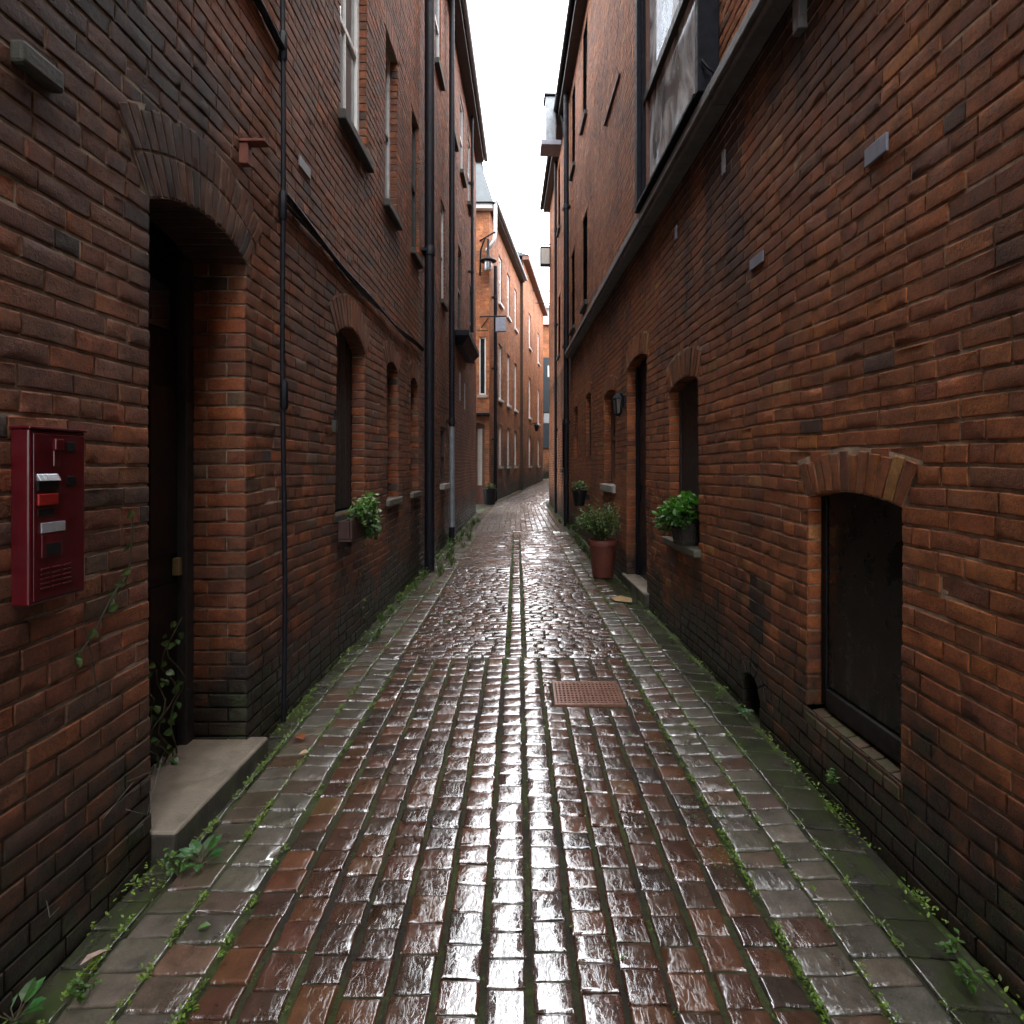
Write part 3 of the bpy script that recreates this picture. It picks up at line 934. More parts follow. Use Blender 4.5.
# ================================================================== ORANGE HOUSES
house = thing('brick_house', 'nearer orange brick house at the bend, with lamp and box sign on its corner', 'house', (-3, 24, 0))
house2 = thing('brick_house', 'farther orange brick house at the bend, taller with projecting brown eaves', 'house', (-1, 34, 0))
def colO(u, z):
    c = palO()
    s = .55 * smooth01(z, 4.6, 1.2) + .1 * sline(u, .5, 1)
    return (c[0], c[1], c[2], s)
lo = lambda u, z: False
UM, UE = 8.3, 19.0
def owins(ps):
    o = []
    for q in ps:
        o += [Op(q, q + .8, 7.75, 9.55, 0, .2, 1, .10), Op(q, q + .8, 4.1, 6.2, 0, .2, 1, .10), Op(q, q + .75, 1.55, 3.15, 0, .2, 1, .10)]
    return o
opsO = owins((2.0, 4.1, 6.3)); opsP = owins((10.7, 15.4))
opsP = [Op(o.u0, o.u1 + .15, o.z0, o.zs, 0, .2, 1, .10) for o in opsP]
B = brick_wall(FO, .0, UM, -.1, 10.45, opsO, colO, lo)
B = brick_wall(FG, .0, 3.775, -.1, 10.45, [Op(3.15, 3.62, -.1, 2.95, .1, .2, 1, .15), Op(3.42, 3.66, 4.0, 6.0, 0, .2, 1, .1)], colO, lo, B)
B.build('wall', [M['brick_o'], M['mortar_o']], house, PB)
core(FO, .4, UM, -5.5, -.36, -.6, 10.43, 'inner_wall', M['dark_room'], house)
MB().box(FG, 0, 3.42, -.40, -.20, -.6, 10.43).make('rear_wall', M['dark_room'], house)
FP = Frame(tuple(FO.p(0, .14, 0)[:2]), (.121, 1), 1)
B = brick_wall(FP, UM, UE, -.1, 11.5, opsP, colO, lo)
B.build('wall', [M['brick_o'], M['mortar_o']], house2, PB)
core(FP, UM, UE, -5.5, -.36, -.6, 11.48, 'inner_wall', M['dark_room'], house2)
MB().box(FP, UM - .01, UM + .02, -5.4, -.012, -.6, 11.48).make('end_wall', M['brick_o'], house2)
MB().box(FP, UE - .02, UE + .02, -5.4, -.012, -.6, 11.48).make('far_wall', M['brick_o'], house2)
e0 = FG.p(0, .25, 10.50); e1 = FO.p(-.32, .28, 10.50); e2 = FO.p(UM, .28, 10.50); e3 = FO.p(UM, -5.8, 10.50); e4 = FG.p(0, -4, 10.50)
r0 = FO.p(2.6, -3.0, 11.6); r1 = FO.p(UM, -3.0, 11.6); r00 = FG.p(-.2, -2.1, 11.6)
MB().add([e0, e1, e2, e3, e4, r0, r1, r00], [(0, 1, 5, 7), (1, 2, 6, 5), (6, 2, 3), (6, 3, 4, 7, 5), (0, 4, 3, 2, 1), (0, 7, 4)]).make('roof', M['slate'], house)
tr = MB()
tr.add([FG.p(.5, .20, 10.56), FG.p(3.92, .20, 10.56), FG.p(4.05, -2.3, 10.56), FG.p(.5, -2.3, 10.56),
        FG.p(.5, -.55, 12.25), FG.p(3.44, -.55, 12.25), FG.p(3.5, -1.7, 12.25), FG.p(.5, -1.7, 12.25)],
       [(3, 2, 1, 0), (4, 5, 6, 7), (0, 1, 5, 4), (1, 2, 6, 5), (2, 3, 7, 6), (3, 0, 4, 7)])
tr.make('turret_roof', M['slate'], house)
MB().box(FG, .4, 3.5, -1.75, -.5, 12.253, 12.33).make('ridge', M['zinc'], house, bevel=.01)
MB().box(FO, -.15, UM - .01, -.02, .24, 10.36, 10.49).make('soffit', M['timber_dark'], house, bevel=.01)
MB().box(FG, 0, 3.9, -.02, .22, 10.33, 10.49).make('fascia', M['white'], house, bevel=.01)
MB().tube([FO.p(-.3, .30, 10.47), FO.p(UM - .05, .30, 10.47)], .07, 10).make('gutter', M['zinc'], house, True)
rf = MB().add([FP.p(UM - .15, .30, 11.62), FP.p(UE + .2, .30, 11.62), FP.p(UE + .2, -2.8, 12.8), FP.p(UM - .15, -2.8, 12.8), FP.p(UE + .2, -5.8, 11.62), FP.p(UM - .15, -5.8, 11.62)],
         [(0, 1, 2, 3), (3, 2, 4, 5), (1, 4, 2), (0, 3, 5), (0, 5, 4, 1)])
rf.make('roof', M['slate'], house2)
MB().box(FP, UM - .12, UE + .15, -.02, .30, 11.42, 11.60).make('soffit', M['timber_brown'], house2, bevel=.01)
for hs_, Fx, oo in ((house, FO, opsO), (house2, FP, opsP)):
    for U in oo:
        sash(Fx, hs_, U.u0, U.u1, U.z0, U.zs, -.05, M['white'], M['glass_grey'], rails=((U.z0 + U.zs) / 2,), bars=(U.uc,), fw=.085, sillmat=M['white'] if U.z0 > 2 else M['stone'], sillp=.08, sillh=.10)
sash(FG, house, 3.42, 3.66, 4.0, 6.0, -.05, M['white'], M['glass'], fw=.05, sillmat=M['stone'])
dd = MB().box(FG, 3.13, 3.64, -.20, -.15, .2, 3.05).make('door', M['timber_brown'], house)
MB().box(FG, 3.36, 3.52, -.15, -.13, .9, 2.85).make('curtain', M['beige'], dd)
MB().box(FG, 3.05, 3.80, .0, .40, 3.28, 3.36).make('canopy', M['timber_navy'], house, bevel=.01)

# ================================================================== END HOUSE and what is beyond
endh = thing('brick_house', 'orange brick house closing the far end of the lane, blue grey boards on its front', 'house', (3, 46, 0))
B = brick_wall(FE, 0, 7, 0, 11.6, [], colO, lo)
B.build('wall', [M['brick_o'], M['mortar_o']], endh, PB)
core(FE, .05, 7, -6, -.05, 0, 11.58, 'inner_wall', M['dark_room'], endh)
MB().add([FE.p(-.3, .3, 11.6), FE.p(7.3, .3, 11.6), FE.p(7.3, -3, 13), FE.p(-.3, -3, 13), FE.p(7.3, -6.3, 11.6), FE.p(-.3, -6.3, 11.6)],
         [(0, 1, 2, 3), (3, 2, 4, 5), (1, 4, 2), (0, 3, 5), (0, 5, 4, 1)]).make('roof', M['roof_red'], endh)
MB().box(FE, .86, 2.3, .0, .10, 5.35, 9.3).box(FE, .80, 2.3, .0, .10, 2.8, 4.55).make('boarding', M['teal'], endh, bevel=.02)
MB().box(FE, 1.15, 2.3, .0, .08, 4.6, 5.28).make('panel', M['pale'], endh, bevel=.02)
MB().box(FE, 1.42, 1.72, .10, .13, 7.9, 8.7).make('notice', M['white'], endh)

far = thing('pale_building', 'pale grey flat roofed building just showing above the end house', 'building', (6, 62, 0))
FF = Frame((0, 60), (1, 0), 1)
MB().box(FF, 0, 12, -6, 0, 0, 17.2).make('wall', M['pale'], far)
MB().box(FF, -.3, 12.3, -6.3, .3, 17.2, 17.5).make('roof', M['zinc'], far, bevel=.02)
for k in range(4):
    MB().box(FF, 1 + k * 2.6, 2.2 + k * 2.6, .0, .03, 14.0, 15.8).make('window', M['glass_grey'], far)

back = thing('brick_building', 'brick building set back past the right corner, mostly hidden', 'building', (5, 30, 0))
MB().box(FR2, 0, 20, -5, 0, -.3, 9.5).make('wall', M['brick_o'], back)
MB().box(FR2, -.2, 20.2, -5.2, .2, 9.5, 9.7).make('roof', M['slate'], back)

# ================================================================== LANE
def XL(y): return float(np.interp(y, [-3, 17.1, 20.6, 46], [-1.518, -1.397, -1.227, 1.846]))
def XR(y): return float(np.interp(y, [-3, 20.5, 24, 46], [1.634, .823, 1.9, 5.4]))
def smoothpath(y):
    # average of a few neighbours keeps the bend soft
    l = np.mean([XL(y + d) for d in (-1.5, -.7, 0, .7, 1.5)]) if y > 14 else XL(y)
    r = np.mean([XR(y + d) for d in (-1, -.5, 0, .5, 1.)]) if y > 18 else XR(y)
    return l, r
_cache = {}
def lane(xb, y):
    k = round(y, 4)
    if k not in _cache:
        l, r = smoothpath(y); _cache[k] = (l, r, (l + r) / 2 + .03)
    l, r, c = _cache[k]
    return c + (xb / 1.455 * (r - c) if xb > 0 else -xb / 1.49 * (l - c))
def lz(xb, y):
    a = abs(xb)
    return SLOPE * y + .012 * (1 - min(1, (a / 1.2) ** 2)) - .02 * smooth01(a, 1.15, 1.4) + .006 * math.sin(y * 1.1 + xb * 2) * smooth01(a, 0, .3)

S = Bricks()
palS = palette([(.092, .039, .023), (.115, .046, .025), (.070, .036, .025), (.14, .056, .027), (.056, .036, .029), (.16, .075, .035)], [30, 22, 18, 10, 8, 3])
palSc = palette([(.105, .066, .052), (.12, .07, .052), (.09, .064, .055)], [3, 2, 2])
palG = palette([(.13, .112, .09), (.105, .092, .072), (.155, .13, .104), (.12, .082, .06), (.12, .066, .044)], [4, 2, 2, 2, 2])
def sett(xa, xb, y0, y1, col, hi, g=.008, gy=.0032, skew=0., tl=0., tx=0.):
    ya, yb = y0 + gy, y1 - gy
    P = lambda x, y: (lane(x, y), y + skew * x, lz(x, y) + tl * (y - (y0 + y1) / 2) + tx * (x - (xa + xb) / 2))
    S.brick([P(xa + g, ya), P(xb - g, ya), P(xb - g, yb), P(xa + g, yb)], (0, 0, 1), col, hi)
GR0, GR1 = .206, .687
GR = (lane(GR0, 4.03) + .003, lane(GR1, 4.03) - .003, 3.835, 4.225)   # cast iron cover
def column(xa, xb, y0, y1, length, pal, moss, g=.0085, tx=0.):
    y = y0 - random.random() * length
    while y < y1:
        L = length * random.uniform(.84, 1.18)
        a, b = max(y, y0), min(y + L, y1)
        y += L
        if xb > GR0 + .02 and xa < GR1 - .02:
            if a < GR[2] < b: b = GR[2] - .004
            elif a < GR[3] < b: a = GR[3] + .004
            elif GR[2] <= a and b <= GR[3]: continue
        if b - a < .03: continue
        c = pal()
        if random.random() < .05: c = tuple(v * 1.35 for v in c)
        sett(xa + random.uniform(-.003, .003), xb + random.uniform(-.003, .003), a, b, (*c, moss * random.uniform(.6, 1.2)), a < 9, g * random.uniform(.7, 1.2), .0032, 0., random.gauss(.004, .010) if a < 5 else random.gauss(.15 if a > 12 else .06, .05), random.gauss(tx, .008))
pitch = .1385
cols = [(-.005 - pitch * (k + 1), -.005 - pitch * k) for k in range(7)] + [(-.005 + pitch * k, -.005 + pitch * (k + 1)) for k in range(6)]
Ya, Yb, Yc = -1.5, 4.75, 12.6
for a, b in cols:
    cen = abs((a + b) / 2) < .14
    if a < GR0 - .01 < b - .02:
        column(a, GR0 - .002, GR[2] - .01, GR[3] + .01, .122, palS, .2)
        column(a, b, Ya, GR[2] - .006, .122, palS, .2); column(a, b, GR[3] + .006, Yb, .122, palS, .2); continue
    column(a, b, Ya, Yb - (0 if cen else random.uniform(-.05, .03)), .122, palSc if cen else palS, .10 if cen else .22)
# central course through the fine brick field
column(-.115, .012, Yb, Yc, .125, palSc, .15, .009)
# gutter courses
for (a, b, mo) in ((-.988, -1.17, .22), (-1.17, -1.355, .45), (.842, 1.025, .18), (1.025, 1.205, .3)):
    a, b = min(a, b), max(a, b)
    column(a, b, Ya, Yc, .118 if a < 0 else .112, palG, mo, .008, -.06 if a < 0 else .075)
for (a, b, mo) in ((-1.49, -1.36, 1.25), (1.21, 1.42, 1.25)):
    column(a, b, Ya, Yc, .16, palette([(.040, .036, .027), (.052, .045, .033)], [1, 1]), mo, .006)
# fine transverse brick field
y = Yb + .006
row = 0
while y < Yc:
    h = random.uniform(.068, .088)
    for side in (-1, 1):
        lo_, hi_ = (-.985, -.13) if side < 0 else (.027, .845)
        x = lo_
        first = True
        while x < hi_ - .02:
            L = random.uniform(.12, .2) * (.5 if first and row % 2 else 1); first = False
            x2 = min(x + L, hi_)
            if hi_ - x2 < .05: x2 = hi_
            yo = .026 * math.sin(x * 5.5 + row * .33) + .02 * math.sin(x * 11 + row * .7) + (.05 * (x + .5) if side < 0 else .03 * x)
            yo *= smooth01(y, Yb, Yb + .6)
            c = palS()
            cc = smooth01(abs(x), .5, .1); c = tuple(v * (1 + .25 * smooth01(y, 6, 12)) for v in c); g_ = .3 * smooth01(y, 7, 12); m_ = sum(c) / 3; c = tuple(v * (1 - g_) + m_ * g_ for v in c)  # paler and greyer with distance: wet sheen painted into the colour
            sett(x, x2, y + yo, y + yo + h, (*c, .12 + .25 * smooth01(abs(x), .6, 1.0)), y < 8.5, .005, .0045, random.uniform(-.02, .02), random.gauss(.095, .065), random.gauss(0, .02))
            x = x2
    y += h
    row += 1
# transverse kerb line, then long courses that follow the bend
column_x = -1.35
x = -1.35
while x < 1.2:
    x2 = x + random.uniform(.28, .42); x2 = min(x2, 1.205)
    sett(x, x2, Yc + .02, Yc + .16, (.16, .15, .14, .2), False, .004, .004)
    x = x2
n = 18
ed = np.linspace(-1.36, 1.21, n + 1)
for k in range(n):
    g_ = k < 2 or k >= n - 2
    column(ed[k], ed[k + 1], Yc + .17, 44., .14 if not g_ else .2, palG if g_ else palette([(.20, .17, .15), (.17, .145, .13), (.23, .19, .165)], [1, 1, 1]), .5 if g_ else .12, .009)  # pale middle courses have the far whitish sheen painted into their colour
PS = dict(a=.0020, b=.0055, k=.005, d0=.014, d1=.0034, jit=.0018, rgh=.0004, chip=.008, off=.0020, tilt=.006, dome=.0003)
def warpS(V): return V
# joint bed
nx, ny = 22, 240
xs = np.linspace(-1.6, 1.6, nx)
ys = np.linspace(-1.6, 45, ny)
for j in range(ny - 1):
    for i_ in range(nx - 1):
        q = []
        for (xx, yy) in ((xs[i_], ys[j]), (xs[i_ + 1], ys[j]), (xs[i_ + 1], ys[j + 1]), (xs[i_], ys[j + 1])):
            q.append((lane(xx, yy), yy, lz(max(-1.4, min(1.4, xx)), yy) - .009))
        S.mortar(q)
lane_o = S.build('lane', [M['sett'], M['bed']], None, PS, warpS)
tag(lane_o, 'wet cobbled brick lane running between the buildings', kind='structure')
gm = MB(); gy = [(-300), 0, 300]
gm.add([(-300, -300, -300 * SLOPE - .06), (300, -300, -300 * SLOPE - .06), (300, 300, 300 * SLOPE - .06), (-300, 300, 300 * SLOPE - .06)], [(0, 1, 2, 3)])
tag(gm.make('ground', M['ground']), 'bare ground under the buildings', kind='structure')

# cast iron cover
cov = thing('drain_cover', 'rusty cast iron drain cover with a lattice of bars, set in the setts', 'drain cover', (.45, 4.03, .06))
def GP(x, y, z): return (x, y, SLOPE * y + .010 + z)
def gbox(m, x0, x1, y0, y1, z0, z1):
    m.hexa([GP(x, y, z) for z in (z0, z1) for x, y in ((x0, y0), (x1, y0), (x1, y1), (x0, y1))])
m = MB()
x0, x1, y0, y1 = GR
gbox(m, x0, x1, y0, y0 + .02, -.03, .006); gbox(m, x0, x1, y1 - .02, y1, -.03, .006)
gbox(m, x0, x0 + .02, y0 + .02, y1 - .02, -.03, .0055); gbox(m, x1 - .02, x1, y0 + .02, y1 - .02, -.03, .0055)
m.make('frame', M['grate'], cov, bevel=.003)
m = MB()
gbox(m, x0 + .021, x1 - .021, y0 + .021, y1 - .021, -.03, -.008)
m.make('plate', M['black'], cov)
m = MB()
nx_, ny_ = 16, 9
for i_ in range(nx_):
    cx = x0 + .02 + (x1 - x0 - .04) * (i_ + .5) / nx_
    gbox(m, cx - .0055, cx + .0055, y0 + .021, y1 - .021, -.0079, .0035)
for j in range(ny_):
    cy = y0 + .02 + (y1 - y0 - .04) * (j + .5) / ny_
    gbox(m, x0 + .0212, x1 - .0212, cy - .0085, cy + .0085, -.0078, .0046)
m.make('raised_grid', M['grate'], cov)

# ================================================================== PIPES, CABLES, WALL FITTINGS
def pipe(name, label, F, u, n, r, z0, z1, mat, joints, group=None, low=None, cat='downpipe'):
    t = thing(name, label, cat, tuple(F.p(u, n, z0)), group)
    m = MB().tube([F.p(u, n, z0), F.p(u, n, z1)], r, 14)
    m.make('pipe', mat, t, True)
    for z in joints:
        c = MB().tube([F.p(u, n, z - .07), F.p(u, n, z - .065), F.p(u, n, z + .05), F.p(u, n, z + .06)], [r * 1.04, r * 1.16, r * 1.16, r * 1.04], 14)
        c.box(F, u - r * 1.3, u + r * 1.3, .0, n - r * .4, z - .02, z + .02)
        c.make('collar', mat, t, True)
    if low:
        MB().tube([F.p(u, n, z0 + .35), F.p(u, n, low)], r * 1.06, 14).make('lower_pipe', M['zinc'], t, True)
    return t
pipe('downpipe', 'thick black cast iron downpipe on the left wall, widest and nearest of the big pipes', FL, 8.42, .11, .07, .10, 10.3, M['iron'], (4.6,))
pipe('downpipe', 'black downpipe on the left wall with a pale grey lower length', FL, 10.95, .10, .052, .12, 10.3, M['iron'], (2.4,), low=2.3)
pipe('downpipe', 'thin black pipe high on the left wall just past the timber ledge', FL, 14.9, .10, .035, 4.9, 10.3, M['iron'], (6.4, 8.6,))
pipe('downpipe', 'tall black downpipe on the far end of the right wall', FR, 13.95, .09, .06, .15, 10.3, M['iron'], (2.6, 7.6))
pipe('downpipe', 'thin dark pipe near the corner of the right building', FR, 17.1, .07, .04, .2, 10.3, M['iron'], (2.6, 5.6, 8.3))
pipe('downpipe', 'black pipe on the corner of the orange house', FO, .55, .12, .06, .3, 8.6, M['iron'], (2.5, 5., 7.5))

con = thing('conduit', 'thin black conduit running up the left wall beside the doorway', 'conduit', tuple(FL.p(3.66, .03, .06)))
z = np.linspace(.06, 7.0, 40)
MB().tube([FL.p(3.60 + .012 * math.sin(q * 1.3), .028 + .006 * math.sin(q * 2.2), q) for q in z], .015, 8).make('pipe', M['iron'], con, True)
for q in (2.02, 3.15, 4.1):
    MB().tube([FL.p(3.60 + .012 * math.sin(q * 1.3), .03, q - .09), FL.p(3.60 + .012 * math.sin(q * 1.3), .03, q - .07), FL.p(3.60 + .012 * math.sin(q * 1.3), .03, q + .07), FL.p(3.60 + .012 * math.sin(q * 1.3), .03, q + .09)], [.017, .026, .026, .017], 8).make('collar', M['iron'], con, True)
MB().tube([FL.p(.4, .03, 4.17), FL.p(2.2, .03, 4.14), FL.p(3.3, .03, 4.12), FL.p(3.60, .03, 4.08)], .022, 8).make('branch_pipe', M['iron'], con, True)
cb = thing('cable', 'dark cable bundle strung along the left wall from the conduit to the thick downpipe', 'cable', tuple(FL.p(6, .03, 3.17)))
for k in range(3):
    us_ = np.linspace(3.62, 8.38, 60)
    MB().tube([FL.p(u, .020 + .008 * k, 3.19 - .05 * math.sin(math.pi * (u - 3.68) / 4.7) * (1 + .3 * k) + .012 * math.sin(u * 3.3 + k) + .018 * k) for u in us_], .011, 6).make('wire', M['iron'], cb, True)

# red wall box
rb = thing('wall_box', 'red enamelled metal box with slots and a pale label on the left wall', 'wall box', tuple(FL.p(1.84, .03, 1.19)))
u0, u1, z0, z1, nn = 1.735, 1.955, 1.19, 1.705, .056
MB().box(FL, u0, u1, .0, nn, z0, z1).make('case', M['red'], rb, bevel=.006)
def on(m, ua, ub, za, zb, n0=.0, n1=.006): return m.box(FL, ua, ub, nn + n0, nn + n1, za, zb)
MB().box(FL, u0 + .012, u1 - .01, nn + .0005, nn + .004, z0 + .012, z1 - .012).make('front_plate', M['red'], rb, bevel=.002)
m = MB(); on(m, 1.812, 1.842, 1.645, 1.68, .004, .018); on(m, 1.815, 1.839, 1.595, 1.644, .004, .010); m.make('latch', M['red'], rb, bevel=.004)
m = MB(); on(m, 1.868, 1.903, 1.642, 1.672, .004, .0065); m.make('slot', M['black'], rb, bevel=.001)
m = MB(); on(m, 1.868, 1.906, 1.537, 1.565, .004, .0065); m.make('slot', M['black'], rb, bevel=.001)
m = MB(); m.hexa([FL.p(1.755, nn + .004, 1.553), FL.p(1.832, nn + .004, 1.553), FL.p(1.832, nn + .020, 1.553), FL.p(1.755, nn + .020, 1.553),
                  FL.p(1.755, nn + .004, 1.575), FL.p(1.832, nn + .004, 1.575), FL.p(1.832, nn + .008, 1.573), FL.p(1.755, nn + .008, 1.573)]); m.make('flap', M['silver'], rb, bevel=.002)
m = MB(); on(m, 1.755, 1.831, 1.525, 1.5515, .004, .0125); m.make('slot', M['black'], rb)
m = MB(); on(m, 1.756, 1.83, 1.48, 1.515, .004, .012); m.make('button', M['red_bright'], rb, bevel=.003)
m = MB(); on(m, 1.76, 1.822, 1.448, 1.47, .0042, .006); m.make('slot', M['black'], rb, bevel=.001)
m = MB(); on(m, 1.77, 1.86, 1.398, 1.428, .0045, .009); m.make('label', M['label'], rb, bevel=.001)
m = MB(); on(m, 1.772, 1.85, 1.325, 1.394, .0045, .008); m.make('coin_tray', M['red'], rb, bevel=.004)
m = MB(); on(m, 1.785, 1.84, 1.33, 1.365, .0082, .0095); m.make('slot', M['black'], rb, bevel=.001)
m = MB()
for k in range(5):
    for j in range(3):
        on(m, 1.77 + j * .042, 1.802 + j * .042, 1.232 + k * .014, 1.237 + k * .014, .004, .0075)
m.make('louvre', M['red'], rb, bevel=.001)
MB().box(FL, u0 - .004, u1 + .004, -.001, nn + .006, z1, z1 + .009).make('lid', M['red'], rb, bevel=.003)

# iron stub above the doorway, protruding stone, plates
br = thing('iron_bracket', 'rusty iron stub bracket sticking out above the doorway arch', 'bracket', tuple(FL.p(3.12, 0, 3.18)))
MB().box(FL, 3.09, 3.16, -.01, .14, 3.27, 3.285).make('plate', M['rust'], br, bevel=.003)
MB().box(FL, 3.10, 3.15, -.01, .05, 3.16, 3.268).make('stub', M['rust'], br, bevel=.004)
cbl = MB().box(FL, 1.74, 1.90, -.01, .035, 2.77, 2.84).make('stone_corbel', M['stone_dark'], None, bevel=.012)
tag(cbl, 'dark stone block sticking out of the left wall near the top corner', 'stone block')
def plate(F, u0, u1, z0, z1, label, mat='plate', name='wall_plate', t=.012):
    o = MB().box(F, u0, u1, .002, t, z0, z1).make(name, M[mat], None, bevel=.003)
    return tag(o, label, 'wall plate')
plate(FR, 2.385, 2.53, 2.85, 2.925, 'larger grey metal plate on the right brick wall, nearer the camera', t=.014)
plate(FR, 3.53, 3.72, 2.80, 2.865, 'smaller grey metal plate on the right brick wall, farther along')
plate(FR, 4.14, 4.20, 3.62, 3.78, 'narrow pale upright tag just under the ledge below the bay window', 'label')
plate(FR, 5.30, 5.36, 3.60, 3.72, 'small dull upright tag under the far half of the ledge', 'plate')
plate(FL, 3.90, 4.10, 3.55, 3.62, 'small pale plate on the left wall past the conduit', 'label')
plate(FL, 12.9, 13.15, 3.0, 3.6, 'pale grey rectangular plate on the left wall under the timber ledge', 'label')
plate(FL, 13.9, 14.1, 2.9, 3.5, 'narrow white plate on the left wall under the far end of the timber ledge', 'grey_white')
st = MB().box(FR, 3.02, 3.09, -.01, .05, 3.80, 3.98).make('iron_bracket', M['timber_grey'], None, bevel=.006)
tag(st, 'short grey block bracket under the ledge at the top right', 'bracket')
jb = thing('junction_box', 'small grey junction box on the left wall beside the boarded arched window', 'junction box', tuple(FL.p(4.58, .0, 1.85)))
MB().box(FL, 4.56, 4.615, .0, .035, 1.85, 1.94).make('case', M['stone_dark'], jb, bevel=.006)
MB().tube([FL.p(4.587, .018, 1.94), FL.p(4.587, .018, 2.02)], .008, 8).make('cable_gland', M['iron'], jb, True)

# lantern on right wall
ln = thing('wall_lantern', 'small black wall lantern beside the dark door on the right wall', 'lantern', tuple(FR.p(7.62, 0, 2.2)))
MB().box(FR, 7.57, 7.67, -.005, .02, 2.34, 2.48).tube([FR.p(7.62, .015, 2.46), FR.p(7.62, .05, 2.52), FR.p(7.62, .085, 2.50)], .012, 8).make('bracket', M['iron'], ln, True)
c_ = FR.p(7.62, .088, 2.2)
MB().lathe(c_, [(.02, .02), (.03, .03), (.045, .05)], 6).make('base', M['iron'], ln)
MB().lathe(c_, [(.082, .235), (.075, .25), (.03, .30), (.012, .32)], 6).make('cap', M['iron'], ln)
MB().lathe(c_, [(.04, .052), (.066, .233)], 6).make('glass', M['lamp_glass'], ln)
m = MB()
for k in range(6):
    w_ = 2 * math.pi * k / 6
    m.tube([(c_[0] + .044 * math.cos(w_), c_[1] + .044 * math.sin(w_), c_[2] + .05), (c_[0] + .07 * math.cos(w_), c_[1] + .07 * math.sin(w_), c_[2] + .236)], .006, 5)
m.make('cage', M['iron'], ln)

# far fittings
vb = thing('ventilation_box', 'pale metal box on the eaves of the right building with a curved pipe', 'ventilation box', tuple(FR.p(15.2, .3, 9.5)))
MB().box(FR, 14.9, 15.3, .24, .50, 9.62, 10.75).make('case', M['zinc'], vb, bevel=.02)
MB().box(FR, 14.8, 15.4, .12, .62, 9.50, 9.617).make('tray', M['plate'], vb, bevel=.01)
MB().box(FR, 14.85, 15.35, .20, .54, 10.752, 10.80).make('lid', M['iron'], vb, bevel=.01)
MB().tube([FR.p(14.95, .24, 10.5), FR.p(14.8, .14, 10.3), FR.p(14.75, .08, 10.0), FR.p(14.75, .07, 9.7), FR.p(14.75, .0, 9.6)], .04, 8).make('pipe', M['iron'], vb, True)
hb = thing('box_sign', 'blank pale box sign hanging from the far corner of the right building', 'sign', tuple(FR.p(20, .2, 8.3)))
MB().box(FR, 19.9, 20.1, .0, .34, 8.22, 8.85).make('case', M['iron'], hb, bevel=.01)
MB().box(FR, 19.88, 19.898, .03, .31, 8.27, 8.78).make('face', M['beige'], hb)
MB().tube([FR.p(20, -.02, 8.95), FR.p(20, .30, 8.95)], .02, 8).tube([FR.p(20, .2, 8.95), FR.p(20, .2, 8.85)], .012, 6).make('bracket', M['iron'], hb, True)

GX = lambda x, n, z: FG.p(x + 5.0, n, z)
sl_ = thing('street_lamp', 'bracket street lamp with a wide dark shade high on the corner of the orange house', 'street lamp', tuple(GX(-1.3, .2, 8.4)))
MB().tube([GX(-1.55, .0, 8.1), GX(-1.5, .25, 8.9), GX(-1.35, .35, 9.25), GX(-1.24, .38, 9.2)], .03, 8).make('bracket', M['iron'], sl_, True)
MB().tube([GX(-1.55, 0, 9.3), GX(-1.0, .40, 9.45)], .025, 8).make('arm', M['iron'], sl_, True)
p_ = GX(-1.24, .38, 8.1)
MB().lathe(p_, [(.29, .37), (.26, .41), (.10, .46), (.05, .55), (.04, 1.1)], 16).make('shade', M['iron'], sl_, True)
MB().lathe(p_, [(.10, .05), (.13, .10), (.13, .345)], 12).make('glass', M['silver'], sl_, True)
ew = thing('gutter_outlet', 'white gutter elbow on the corner of the orange house', 'gutter pipe', tuple(GX(-1.2, .2, 9.6)))
MB().tube([GX(-1.00, .30, 10.40), GX(-1.00, .32, 9.5), GX(-1.04, .30, 9.2), GX(-1.22, .2, 8.98), GX(-1.30, .1, 8.95)], .06, 10).make('pipe', M['white'], ew, True)
bs = thing('box_sign', 'blank grey box sign on an iron arm at the corner of the orange house', 'sign', tuple(GX(-1.2, .1, 6.2)))
MB().tube([GX(-1.55, .05, 6.68), GX(-.62, .12, 6.68)], .025, 8).tube([GX(-1.5, .05, 6.3), GX(-1.25, .1, 6.62)], .02, 8).make('bracket', M['iron'], bs, True)
MB().box(FG, 4.0, 4.36, .02, .18, 6.15, 6.62).make('case', M['plate'], bs, bevel=.015)
wl = thing('wall_lantern', 'small dark lamp on a bracket on the orange house, above the lane bend', 'lantern', tuple(FO.p(12, 0, 3.4)))
MB().tube([FO.p(11.6, 0, 3.75), FO.p(11.6, .45, 3.85)], .025, 8).make('bracket', M['iron'], wl, True)
MB().lathe(FO.p(11.6, .45, 3.4), [(.06, 0), (.12, .3), (.14, .32), (.03, .42)], 8).make('lamp_head', M['iron'], wl)
for k in range(2):
    y0_ = 33. + k * 1.6
    a_ = np.array((-1.3 + .121 * (y0_ - 20), y0_, 11.2 - .25 * k)); b_ = np.array((6., y0_ + 2, 12.6 - .3 * k))
    o = MB().tube([a_ + (b_ - a_) * t - np.array((0, 0, .35 * math.sin(math.pi * t))) for t in np.linspace(0, 1, 20)], .022, 6).make('overhead_cable', M['iron'], None, True)
    tag(o, 'thin dark cable strung across the lane in the sky beside the orange house', 'cable', 'cables strung across the far end of the lane')

